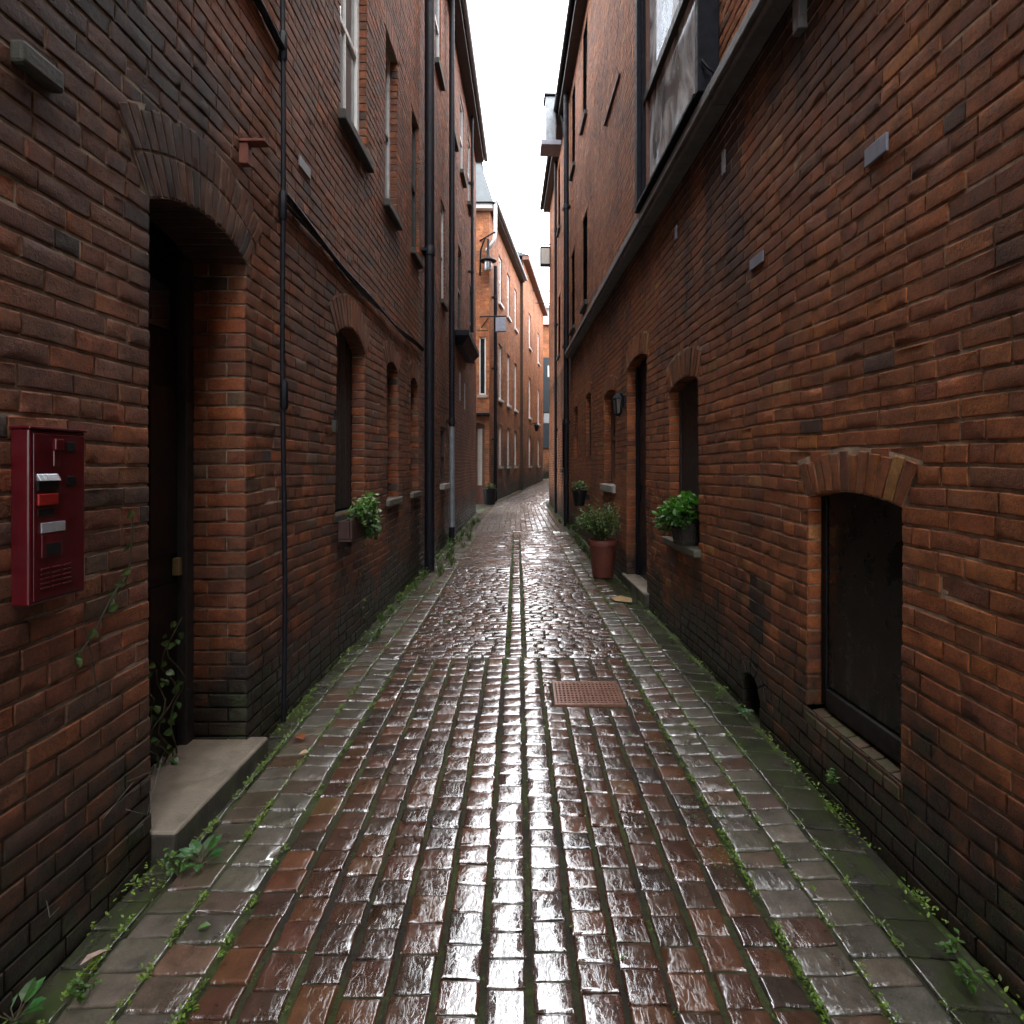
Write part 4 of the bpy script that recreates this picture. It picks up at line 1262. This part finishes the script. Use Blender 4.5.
# ================================================================== PLANTS
def leaf_mesh(name, leaves, mat, parent):
    """leaves: (pos, dir, up, length, width, colour, fold)"""
    V = []; Fc = []; K = []
    for (p, d, up, L, W, col, fold) in leaves:
        d = d / (np.linalg.norm(d) + 1e-9)
        s = np.cross(d, up); s = s / (np.linalg.norm(s) + 1e-9)
        n = np.cross(s, d)
        b = len(V)
        V += [p, p + d * L * .33 + s * W * .5 + n * fold * W, p + d * L * .33 - s * W * .5 + n * fold * W,
              p + d * L * .36, p + d * L * .72 + s * W * .36 + n * fold * W * .4 - n * L * .06, p + d * L * .72 - s * W * .36 + n * fold * W * .4 - n * L * .06,
              p + d * L * .72 - n * L * .08, p + d * L - n * L * .2]
        Fc += [(b, b + 3, b + 1), (b, b + 2, b + 3), (b + 1, b + 3, b + 6, b + 4), (b + 3, b + 2, b + 5, b + 6), (b + 4, b + 6, b + 7), (b + 6, b + 5, b + 7)]
        K += [(*col, 1)] * 8
    me = bpy.data.meshes.new(name)
    me.from_pydata([tuple(map(float, v)) for v in V], [], Fc)
    at = me.attributes.new('lcol', 'FLOAT_COLOR', 'POINT')
    at.data.foreach_set('color', np.array(K, np.float32).ravel())
    me.materials.append(mat)
    return link(bpy.data.objects.new(name, me), parent)

def rv(): 
    v = rng.normal(size=3); return v / np.linalg.norm(v)
def green(base, v=.35):
    f = random.uniform(1 - v, 1 + v)
    return (base[0] * f * random.uniform(.8, 1.2), base[1] * f, base[2] * f * random.uniform(.7, 1.2))

def clump(c, r, n, L, base, out=(0, 0, .4), W=.75, shell=.55):
    """small round leaves filling an uneven mound made of several lobes"""
    lobes = [(np.array(c) + rv() * np.array(r) * .55, random.uniform(.4, .65)) for _ in range(7)]
    res = []
    for _ in range(n):
        lc, lr = random.choice(lobes)
        dv = rv()
        q = lc + dv * np.array(r) * lr * random.uniform(shell, 1.05)
        d = dv * .7 + rv() * .7 + np.array(out)
        k = smooth01(dv[2], -.6, .8)
        col = green(base); col = tuple(x * (.45 + .75 * k) for x in col)
        l = L * random.uniform(.6, 1.3)
        res.append((q, d, np.array((0, 0, 1)) + rv() * .5, l, l * W, col, random.uniform(.05, .2)))
    return res

def sprays(c, n, height, spread, L, base, W=.22, per=22, squash=1.):
    """arching stems carrying narrow leaflets"""
    res = []; st = MB()
    for _ in range(n):
        az = random.uniform(0, 6.283); el = random.uniform(.15, 1.)
        h = height * random.uniform(.6, 1.1); s = spread * math.sqrt(el) * random.uniform(.6, 1.1)
        pts = []
        for k in range(8):
            t = k / 7
            pts.append(np.array(c) + np.array((math.cos(az) * s * t ** 1.1 * squash, math.sin(az) * s * t ** 1.1, h * (t - .42 * el * t * t))))
        st.tube(pts, [.004 * (1 - .7 * k / 7) for k in range(8)], 5)
        for k in range(per):
            t = .25 + .75 * random.random()
            i_ = min(6, int(t * 7)); f = t * 7 - i_
            q = pts[i_] * (1 - f) + pts[i_ + 1] * f
            ax = pts[i_ + 1] - pts[i_]; ax = ax / np.linalg.norm(ax)
            d = ax * .7 + rv() * .75
            col = green(base, .4); kk = .5 + .6 * t
            l = L * random.uniform(.6, 1.3)
            res.append((q, d, np.array((0, 0, 1)) + rv() * .4, l, l * W, tuple(x * kk for x in col), .1))
    return res, st

# terracotta pot with a feathery shrub
def gz(x, y): return SLOPE * y
PX, PY = 1.03, 7.93
pz = gz(PX, PY) + .0
pot = thing('flower_pot', 'large terracotta pot standing on the gutter setts by the dark door', 'flower pot', (PX, PY, pz))
MB().lathe((PX, PY, pz + .012), [(.135, 0), (.14, .01), (.178, .40), (.18, .405), (.198, .407), (.203, .42), (.203, .475), (.196, .485), (.18, .485), (.176, .44)], 36).make('body', M['terracotta'], pot, True)
MB().lathe((PX, PY, pz + .43), [(.174, 0), (.1, .02), (.02, .03)], 20).make('soil', M['soil'], pot, True)
sh = thing('potted_shrub', 'feathery green shrub growing from the large terracotta pot', 'shrub', (PX, PY, pz + .45))
lv, stm = sprays((PX - .03, PY, pz + .45), 120, .56, .40, .052, (.10, .16, .045), .24, 26)
leaf_mesh('foliage', lv, M['leaf'], sh); stm.make('stems', M['stem'], sh, True)

# wicker basket on the stone sill
bc = FR.p(5.02, .0, .94)
bk = thing('wicker_basket', 'dark wicker basket standing on the pale stone window sill at right', 'basket', tuple(bc))
m = MB().lathe(bc, [(.10, .0), (.105, .01), (.13, .19), (.136, .195), (.137, .215), (.128, .22), (.12, .17)], 30)
m.make('body', M['wicker'], bk, True)
m = MB()
for k in range(26):
    w_ = 6.283 * k / 26
    m.tube([(bc[0] + .105 * math.cos(w_), bc[1] + .105 * math.sin(w_), bc[2] + .005), (bc[0] + .136 * math.cos(w_), bc[1] + .136 * math.sin(w_), bc[2] + .205)], .007, 5)
for zz in (.03, .08, .13, .18):
    rr = .109 + .15 * zz
    m.tube([(bc[0] + rr * math.cos(t), bc[1] + rr * math.sin(t), bc[2] + zz) for t in np.linspace(0, 6.283, 30)], .005, 5)
m.make('weave', M['wicker'], bk, True)
bp = thing('trailing_plant', 'bright green leafy plant spilling from the wicker basket on the sill', 'plant', tuple(bc + np.array((0, 0, .2))))
lv = clump(bc + np.array((-.03, .02, .27)), (.20, .24, .13), 620, .052, (.075, .20, .035)) + clump(bc + np.array((-.13, .17, .17)), (.10, .16, .11), 200, .048, (.07, .19, .035))
leaf_mesh('foliage', lv, M['leaf'], bp)
m = MB()
for k in range(14):
    d_ = rv() * np.array((.14, .16, .05)) + np.array((0, 0, .12)); m.tube([bc + np.array((0, 0, .19)), bc + np.array((0, 0, .2)) + d_ * .6, bc + np.array((0, 0, .2)) + d_], .003, 5)
m.make('stems', M['stem'], bp)

# window box on the left with trailing plant
wb = thing('window_box', 'small red brown planter box fixed under the boarded arched window at left', 'planter', tuple(FL.p(4.85, .08, 1.0)))
m = MB(); m.box(FL, 4.66, 5.12, .02, .13, 1.0, 1.02)
m.box(FL, 4.66, 5.12, .11, .13, 1.022, 1.17); m.box(FL, 4.66, 4.68, .02, .108, 1.022, 1.165); m.box(FL, 5.10, 5.12, .02, .108, 1.022, 1.165); m.box(FL, 4.682, 5.098, .02, .04, 1.022, 1.16)
m.make('box', M['box_brown'], wb, bevel=.004)
MB().box(FL, 4.682, 5.098, .041, .108, 1.022, 1.14).make('soil', M['soil'], wb)
MB().box(FL, 4.8, 4.83, -.005, .019, .92, 1.15).make('bracket', M['iron'], wb)
MB().box(FL, 5.02, 5.05, -.005, .019, .92, 1.15).make('bracket', M['iron'], wb)
wp = thing('trailing_plant', 'variegated green trailing plant hanging from the planter box on the left wall', 'plant', tuple(FL.p(4.95, .09, 1.17)))
c0 = FL.p(4.95, .12, 1.24)
lv = clump(c0, (.12, .30, .11), 420, .042, (.085, .19, .055)) + clump(FL.p(5.10, .15, 1.10), (.07, .16, .17), 340, .040, (.09, .20, .06), (0, 0, -.2))
for k in range(60):
    q = FL.p(random.uniform(4.75, 5.25), random.uniform(.1, .22), random.uniform(1.1, 1.34)); lv.append((q, rv() + np.array((.3, 0, .4)), np.array((0, 0, 1.)), .045, .035, (.30, .38, .22), .1))
for k in range(12):
    t = k / 12; q = FL.p(5.28 + .02 * math.sin(k), .03 + .02 * random.random(), .98 - .85 * t)
    lv.append((q, rv() + np.array((.4, -.2, -.4)), np.array((1., 0, 0)), .035, .026, green((.12, .17, .04)), .1))
leaf_mesh('foliage', lv, M['leaf'], wp)
m = MB().tube([FL.p(5.0, .10, 1.17), FL.p(5.1, .12, 1.25), FL.p(5.16, .15, 1.2), FL.p(5.18, .18, 1.05)], .003, 5)
m.make('stems', M['stem'], wp)

# wall pot farther along
fc = FR.p(10.9, .17, .86)
fp = thing('wall_pot', 'small dark pot hung on the right wall beyond the third window', 'flower pot', tuple(fc))
MB().lathe(fc, [(.09, 0), (.13, .24), (.14, .245), (.14, .28), (.12, .28)], 20).make('body', M['black'], fp, True)
MB().box(FR, 10.86, 10.94, -.01, .05, .98, 1.06).make('bracket', M['iron'], fp)
fl = thing('potted_plant', 'small green plant in the dark pot hung on the right wall', 'plant', tuple(fc + np.array((0, 0, .27))))
leaf_mesh('foliage', clump(fc + np.array((0, 0, .33)), (.16, .17, .10), 200, .05, (.09, .15, .05)), M['leaf'], fl)
# tub by the bend
tc = np.array((-1.16, 19.7, SLOPE * 19.7 + .01))
tb = thing('planter_tub', 'dark planter tub at the foot of the left wall where the lane bends', 'planter', tuple(tc))
MB().lathe(tc, [(.17, 0), (.18, .02), (.21, .45), (.24, .46), (.24, .52), (.2, .52)], 24).make('body', M['black'], tb, True)
tp = thing('potted_plant', 'low brownish plant growing in the dark planter tub by the bend', 'plant', tuple(tc + np.array((0, 0, .5))))
leaf_mesh('foliage', clump(tc + np.array((0, 0, .56)), (.2, .2, .1), 160, .07, (.07, .075, .03)), M['leaf'], tp)

# ivy in the doorway
iv = thing('ivy', 'straggling ivy growing up the inside of the dark doorway at left', 'ivy', tuple(FL.p(2.95, -.28, .15)))
lv = []; m = MB()
for s_ in range(4):
    pts = []
    u = 2.80 + .07 * s_; 
    for k in range(12):
        pts.append(FL.p(u + .05 * math.sin(k * .9 + s_), -.27 + .02 * math.sin(k * 1.3), (.15 + k * (.035 + .009 * s_))))
    m.tube(pts, .004, 5)
    for k in range(13):
        q = random.choice(pts) + rv() * .04
        l = random.uniform(.025, .05)
        lv.append((q, rv() + np.array((.6, -.6, 0)), np.array((1., -.5, .4)), l, l * .8, green((.055, .11, .03)), .1))
leaf_mesh('foliage', lv, M['leaf'], iv); m.make('stems', M['stem'], iv, True)
# twigs on wall under the red box
tw = thing('creeper', 'thin creeper stem with a few leaves on the bricks right of the red box', 'creeper', tuple(FL.p(2.1, .02, 1.0)))
m = MB(); pts = [FL.p(u, .022, zz) for u, zz in ((1.98, .98), (2.04, 1.03), (2.10, 1.10), (2.16, 1.16), (2.22, 1.20), (2.235, 1.32), (2.24, 1.42))]
m.tube(pts, .003, 5); m.tube([FL.p(2.0, .02, 1.06), FL.p(2.03, .02, .96), FL.p(2.06, .022, .82)], .0025, 5)
m.make('stems', mat_paint('creeper_stem', (.03, .028, .015), .8), tw, True)
leaf_mesh('foliage', [(pts[i_ % 7] + rv() * .015, rv() + np.array((.5, 0, -.3)), np.array((1., 0, .3)), .04, .028, green((.06, .09, .03)), .1) for i_ in range(12)], M['leaf'], tw)
tw = thing('dead_twigs', 'tangle of thin dead twigs at the foot of the left wall near the step', 'twigs', tuple(FL.p(2.0, .05, .1)))
TWIG = mat_paint('dead_twig', (.10, .09, .08), .8, .4)
for k in range(5):
    u = random.uniform(1.8, 2.3); zz = random.uniform(.08, .45)
    p0 = FL.p(u, .02, zz); p1 = FL.p(u + random.uniform(-.12, .12), .05 + random.random() * .05, zz + random.uniform(-.06, .08)); p2 = FL.p(u + random.uniform(-.25, .25), .03, zz + random.uniform(-.1, .1))
    MB().tube([p0, p1, p2], .0011, 4).make('twig', TWIG, tw)

# weeds along the wall foot
def weed_proto(kind):
    r = thing('weed', 'x', 'weed', (0, 0, 0), 'weeds growing along the foot of the walls')
    lv = []; m = MB()
    if kind == 0:      # broad leaf rosette
        for k in range(9):
            az = 6.283 * k / 9 + random.uniform(-.3, .3); el = random.uniform(.25, .9)
            d = np.array((math.cos(az), math.sin(az), el)); q = np.array((0, 0, .01)) + d * .03
            m.tube([(0, 0, 0), q, q + d * .01], .002, 4)
            lv.append((q, d, np.array((0, 0, 1.)), random.uniform(.05, .085), random.uniform(.035, .055), green((.045, .13, .04)), .12))
    elif kind == 1:    # sprig
        for k in range(5):
            az = random.uniform(0, 6.283); top = np.array((math.cos(az) * .06, math.sin(az) * .06, random.uniform(.06, .15)))
            m.tube([(0, 0, 0), top * .5 + np.array((0, 0, .02)), top], .0018, 4)
            for j in range(7):
                t = .3 + .7 * j / 7; lv.append((top * t + rv() * .01, rv() + np.array((0, 0, .4)), np.array((0, 0, 1.)), .036, .024, green((.06, .13, .025)), .12))
    else:              # grass tuft
        for k in range(22):
            az = random.uniform(0, 6.283); d = np.array((math.cos(az) * .5, math.sin(az) * .5, random.uniform(.6, 1.2)))
            lv.append((rv() * .015 * np.array((1, 1, 0)), d, np.array((math.cos(az), math.sin(az), .2)), random.uniform(.05, .12), .007, green((.06, .10, .02)), .05))
        m.tube([(0, 0, 0), (0, 0, .03)], .002, 4)
    leaf_mesh('foliage', lv, M['leaf'], r); m.make('stems', M['stem'], r)
    return r
protos = [weed_proto(k) for k in range(3)]
used = [False] * 3
def put_weed(kind, x, y, s, label, rz=None, z=None):
    o = protos[kind] if not used[kind] else copy_tree(protos[kind])
    used[kind] = True
    o.location = (x, y, (SLOPE * y - .012) if z is None else z)
    o.scale = (s, s, s); o.rotation_euler = (0, 0, random.uniform(0, 6.28) if rz is None else rz)
    o['label'] = label
    return o
put_weed(0, -1.28, 2.37, 1.0, 'bright green broad leaved weed growing just before the stone step')
put_weed(0, -1.455, 1.71, .9, 'broad blue green weed in the bottom left corner of the lane')
put_weed(1, -1.30, 1.78, .6, 'small leafy sprig in the moss at the lower left corner')
put_weed(1, -1.33, 2.30, .8, 'yellowish leafy weed against the end of the stone step')
put_weed(1, 1.36, 1.93, .6, 'leafy weed against the right wall near the bottom corner, farther of the pair')
put_weed(1, 1.35, 1.80, .75, 'leafy weed against the right wall at the bottom right corner')
put_weed(0, 1.37, 3.72, .55, 'green weed sprouting at the little arched vent at right')
put_weed(1, 1.28, 3.95, .5, 'leafy sprig just past the arched vent at right')
put_weed(1, 1.41, 2.75, .7, 'small sprig on the damp bricks below the low boarded window', z=.13)
put_weed(1, .30, 1.9, .28, 'tiny green seedling between the setts at the lower right')
gl = 'weeds and grass tufts sprouting along the wall foot on the left side'
gr_ = 'weeds and grass tufts sprouting along the wall foot on the right side'
for k in range(34):
    y = 5.2 + 9.5 * (k / 34) ** .9 + random.uniform(-.2, .2)
    x = XL(y) + random.uniform(.03, .16 if y < 8 else .38)
    put_weed(random.choice((1, 2, 2)), x, y, random.uniform(.7, 1.5) * (1.25 if y > 8 else .8), gl)
for k in range(16):
    y = 7.6 + 7.5 * (k / 16) + random.uniform(-.3, .3)
    x = XR(y) - random.uniform(.03, .22)
    put_weed(random.choice((1, 2)), x, y, random.uniform(.8, 1.6), gr_)

# moss in the joints: uncountable
lv = []
def moss_at(x, y, n, s, spread):
    for _ in range(n):
        xx = x + rng.normal() * spread; yy = y + rng.normal() * spread * 2
        az = random.uniform(0, 6.28); d = np.array((math.cos(az), math.sin(az), random.uniform(.2, 1.)))
        lv.append((np.array((xx, yy, SLOPE * yy + .007)), d, np.array((0, 0, 1.)), s * random.uniform(.5, 1.4), s * .55, green((.115, .19, .024), .5), .1))
for k in range(760):
    y = 1.6 + 11 * random.random() ** 1.3
    xb = random.choice((-1.36, -1.17, -1.17, -.982, -1.355, .836, 1.025, 1.025, 1.205, .836))
    moss_at(lane(xb, y), y, 15, .0135, .008)
for k in range(330):
    y = 4.3 + 8 * random.random(); moss_at(lane(random.choice((-.12, -.12, .017)), y), y, 12, .014, .006)
for k in range(90):
    y = 1.6 + 3.2 * random.random(); moss_at(lane(-.005 + pitch * random.randint(-6, 6), y), y, 6, .008, .005)
for k in range(60):
    y = 2.2 + 2.4 * random.random(); moss_at(lane(random.uniform(.72, .9), y), y, 12, .008, .03)
for k in range(240):   # thick cushions against the walls
    y = 1.5 + 11 * random.random()
    sd = random.choice((-1, 1)); moss_at(XL(y) + .04 if sd < 0 else XR(y) - .04, y, 14, .017, .025)
mo = leaf_mesh('moss', lv, M['leaf'], None)
tag(mo, 'green moss and seedlings filling the joints of the setts', kind='stuff')

# fallen leaves and scraps
def leaf_proto(name, label, col, L, W):
    o = leaf_mesh(name, [(np.array((0, -L / 2, .004)), np.array((0, 1., .15)), np.array((0, 0, 1.)), L, W, col, .18)], M['leaf'], None)
    return tag(o, label, 'leaf', None)
def put(o, x, y, s=1., rz=0., z=None):
    o.location = (x, y, (SLOPE * y + .012) if z is None else z); o.scale = (s, s, s); o.rotation_euler = (random.uniform(-.2, .2), random.uniform(-.2, .2), rz)
    return o
a0 = put(leaf_proto('fallen_leaf', 'pale pink curled leaf lying against the foot of the left wall', (.55, .38, .36), .14, .055), -1.36, 1.90, .62, -.6)
a1 = put(leaf_proto('fallen_leaf', 'rusty brown leaf lying in the gutter beyond the stone step', (.32, .10, .04), .09, .06), -1.27, 3.38, 1., .8)
a2 = put(leaf_proto('fallen_leaf', 'pale peach leaf on the left gutter setts past the step', (.6, .42, .30), .05, .04), -1.18, 3.20, 1., 1.8)
a3 = put(leaf_proto('fallen_leaf', 'bright green fallen leaf on the left gutter course near the camera', (.10, .22, .05), .07, .05), -1.08, 2.02, .6, 2.2)
gp = leaf_proto('fallen_leaf', 'small yellow green leaf lying on the wet setts', (.11, .17, .03), .035, .026); gp['group'] = 'small green leaves scattered on the setts'
first = True
for k in range(26):
    y = 1.75 + 3.5 * random.random(); x = random.uniform(-1.15, 1.15)
    o = gp if first else gp.copy()
    if not first: COL.objects.link(o)
    first = False
    put(o, x, y, random.uniform(.5, 1.1), random.uniform(0, 6.28))
cd = MB()
cd.add([(.98, 6.55, .118), (1.16, 6.50, .112), (1.19, 6.68, .118), (1.08, 6.78, .128), (.96, 6.70, .122), (1.08, 6.62, .128)], [(0, 1, 5), (1, 2, 5), (2, 3, 5), (3, 4, 5), (4, 0, 5)])
tag(cd.make('card_scrap', M['cardboard'], None), 'tan sodden scrap of card on the gutter setts before the dark door', 'scrap')

# ================================================================== CAMERA, LIGHT, WORLD
cam = bpy.data.cameras.new('camera')
co = bpy.data.objects.new('camera', cam)
COL.objects.link(co)
co.location = (0, 0, 1.6); co.rotation_euler = (R(90), 0, 0)
cam.sensor_width = 36; cam.lens = 600 / 1024 * 36
cam.shift_x = -13 / 1024; cam.shift_y = -47 / 1024
cam.clip_start = .05; cam.clip_end = 1000
scene.camera = co

EL, AZ = 58, 150
wd = bpy.data.worlds.new('World'); scene.world = wd; wd.use_nodes = True
nt = wd.node_tree; nt.nodes.clear()
sky = nt.nodes.new('ShaderNodeTexSky'); sky.sky_type = 'NISHITA'; sky.sun_disc = False
sky.sun_elevation = R(EL); sky.sun_rotation = R(AZ); sky.air_density = 1.; sky.dust_density = 3.; sky.ozone_density = 1.
hs = nt.nodes.new('ShaderNodeHueSaturation'); hs.inputs['Saturation'].default_value = .10; hs.inputs['Value'].default_value = 1.
mx = nt.nodes.new('ShaderNodeMix'); mx.data_type = 'RGBA'; mx.inputs[0].default_value = .75
mx.inputs[7].default_value = (60, 61, 63.5, 1)       # flat overcast veil
bg = nt.nodes.new('ShaderNodeBackground'); bg.inputs['Strength'].default_value = .15
ow = nt.nodes.new('ShaderNodeOutputWorld')
nt.links.new(sky.outputs[0], hs.inputs['Color']); nt.links.new(hs.outputs[0], mx.inputs[6]); nt.links.new(mx.outputs[2], bg.inputs['Color']); nt.links.new(bg.outputs[0], ow.inputs['Surface'])
sun = bpy.data.lights.new('sun', 'SUN'); sun.energy = 1.2; sun.angle = R(25); sun.color = (1, .95, .88)
so = bpy.data.objects.new('sun', sun); COL.objects.link(so)
# azimuth measured like the sky's sun_rotation (clockwise from +Y)
dv = Vector((math.sin(R(AZ)) * math.cos(R(EL)), math.cos(R(AZ)) * math.cos(R(EL)), math.sin(R(EL))))
so.rotation_euler = dv.to_track_quat('Z', 'Y').to_euler()
so.location = (0, 0, 30)

scene.view_settings.view_transform = 'Standard'; scene.view_settings.look = 'None'; scene.view_settings.exposure = 0
scene.cycles.use_denoising = True
scene.cycles.use_adaptive_sampling = True; scene.cycles.adaptive_threshold = .025
scene.cycles.max_bounces = 5; scene.cycles.diffuse_bounces = 3; scene.cycles.glossy_bounces = 3; scene.cycles.transparent_max_bounces = 6
scene.cycles.sample_clamp_indirect = 8
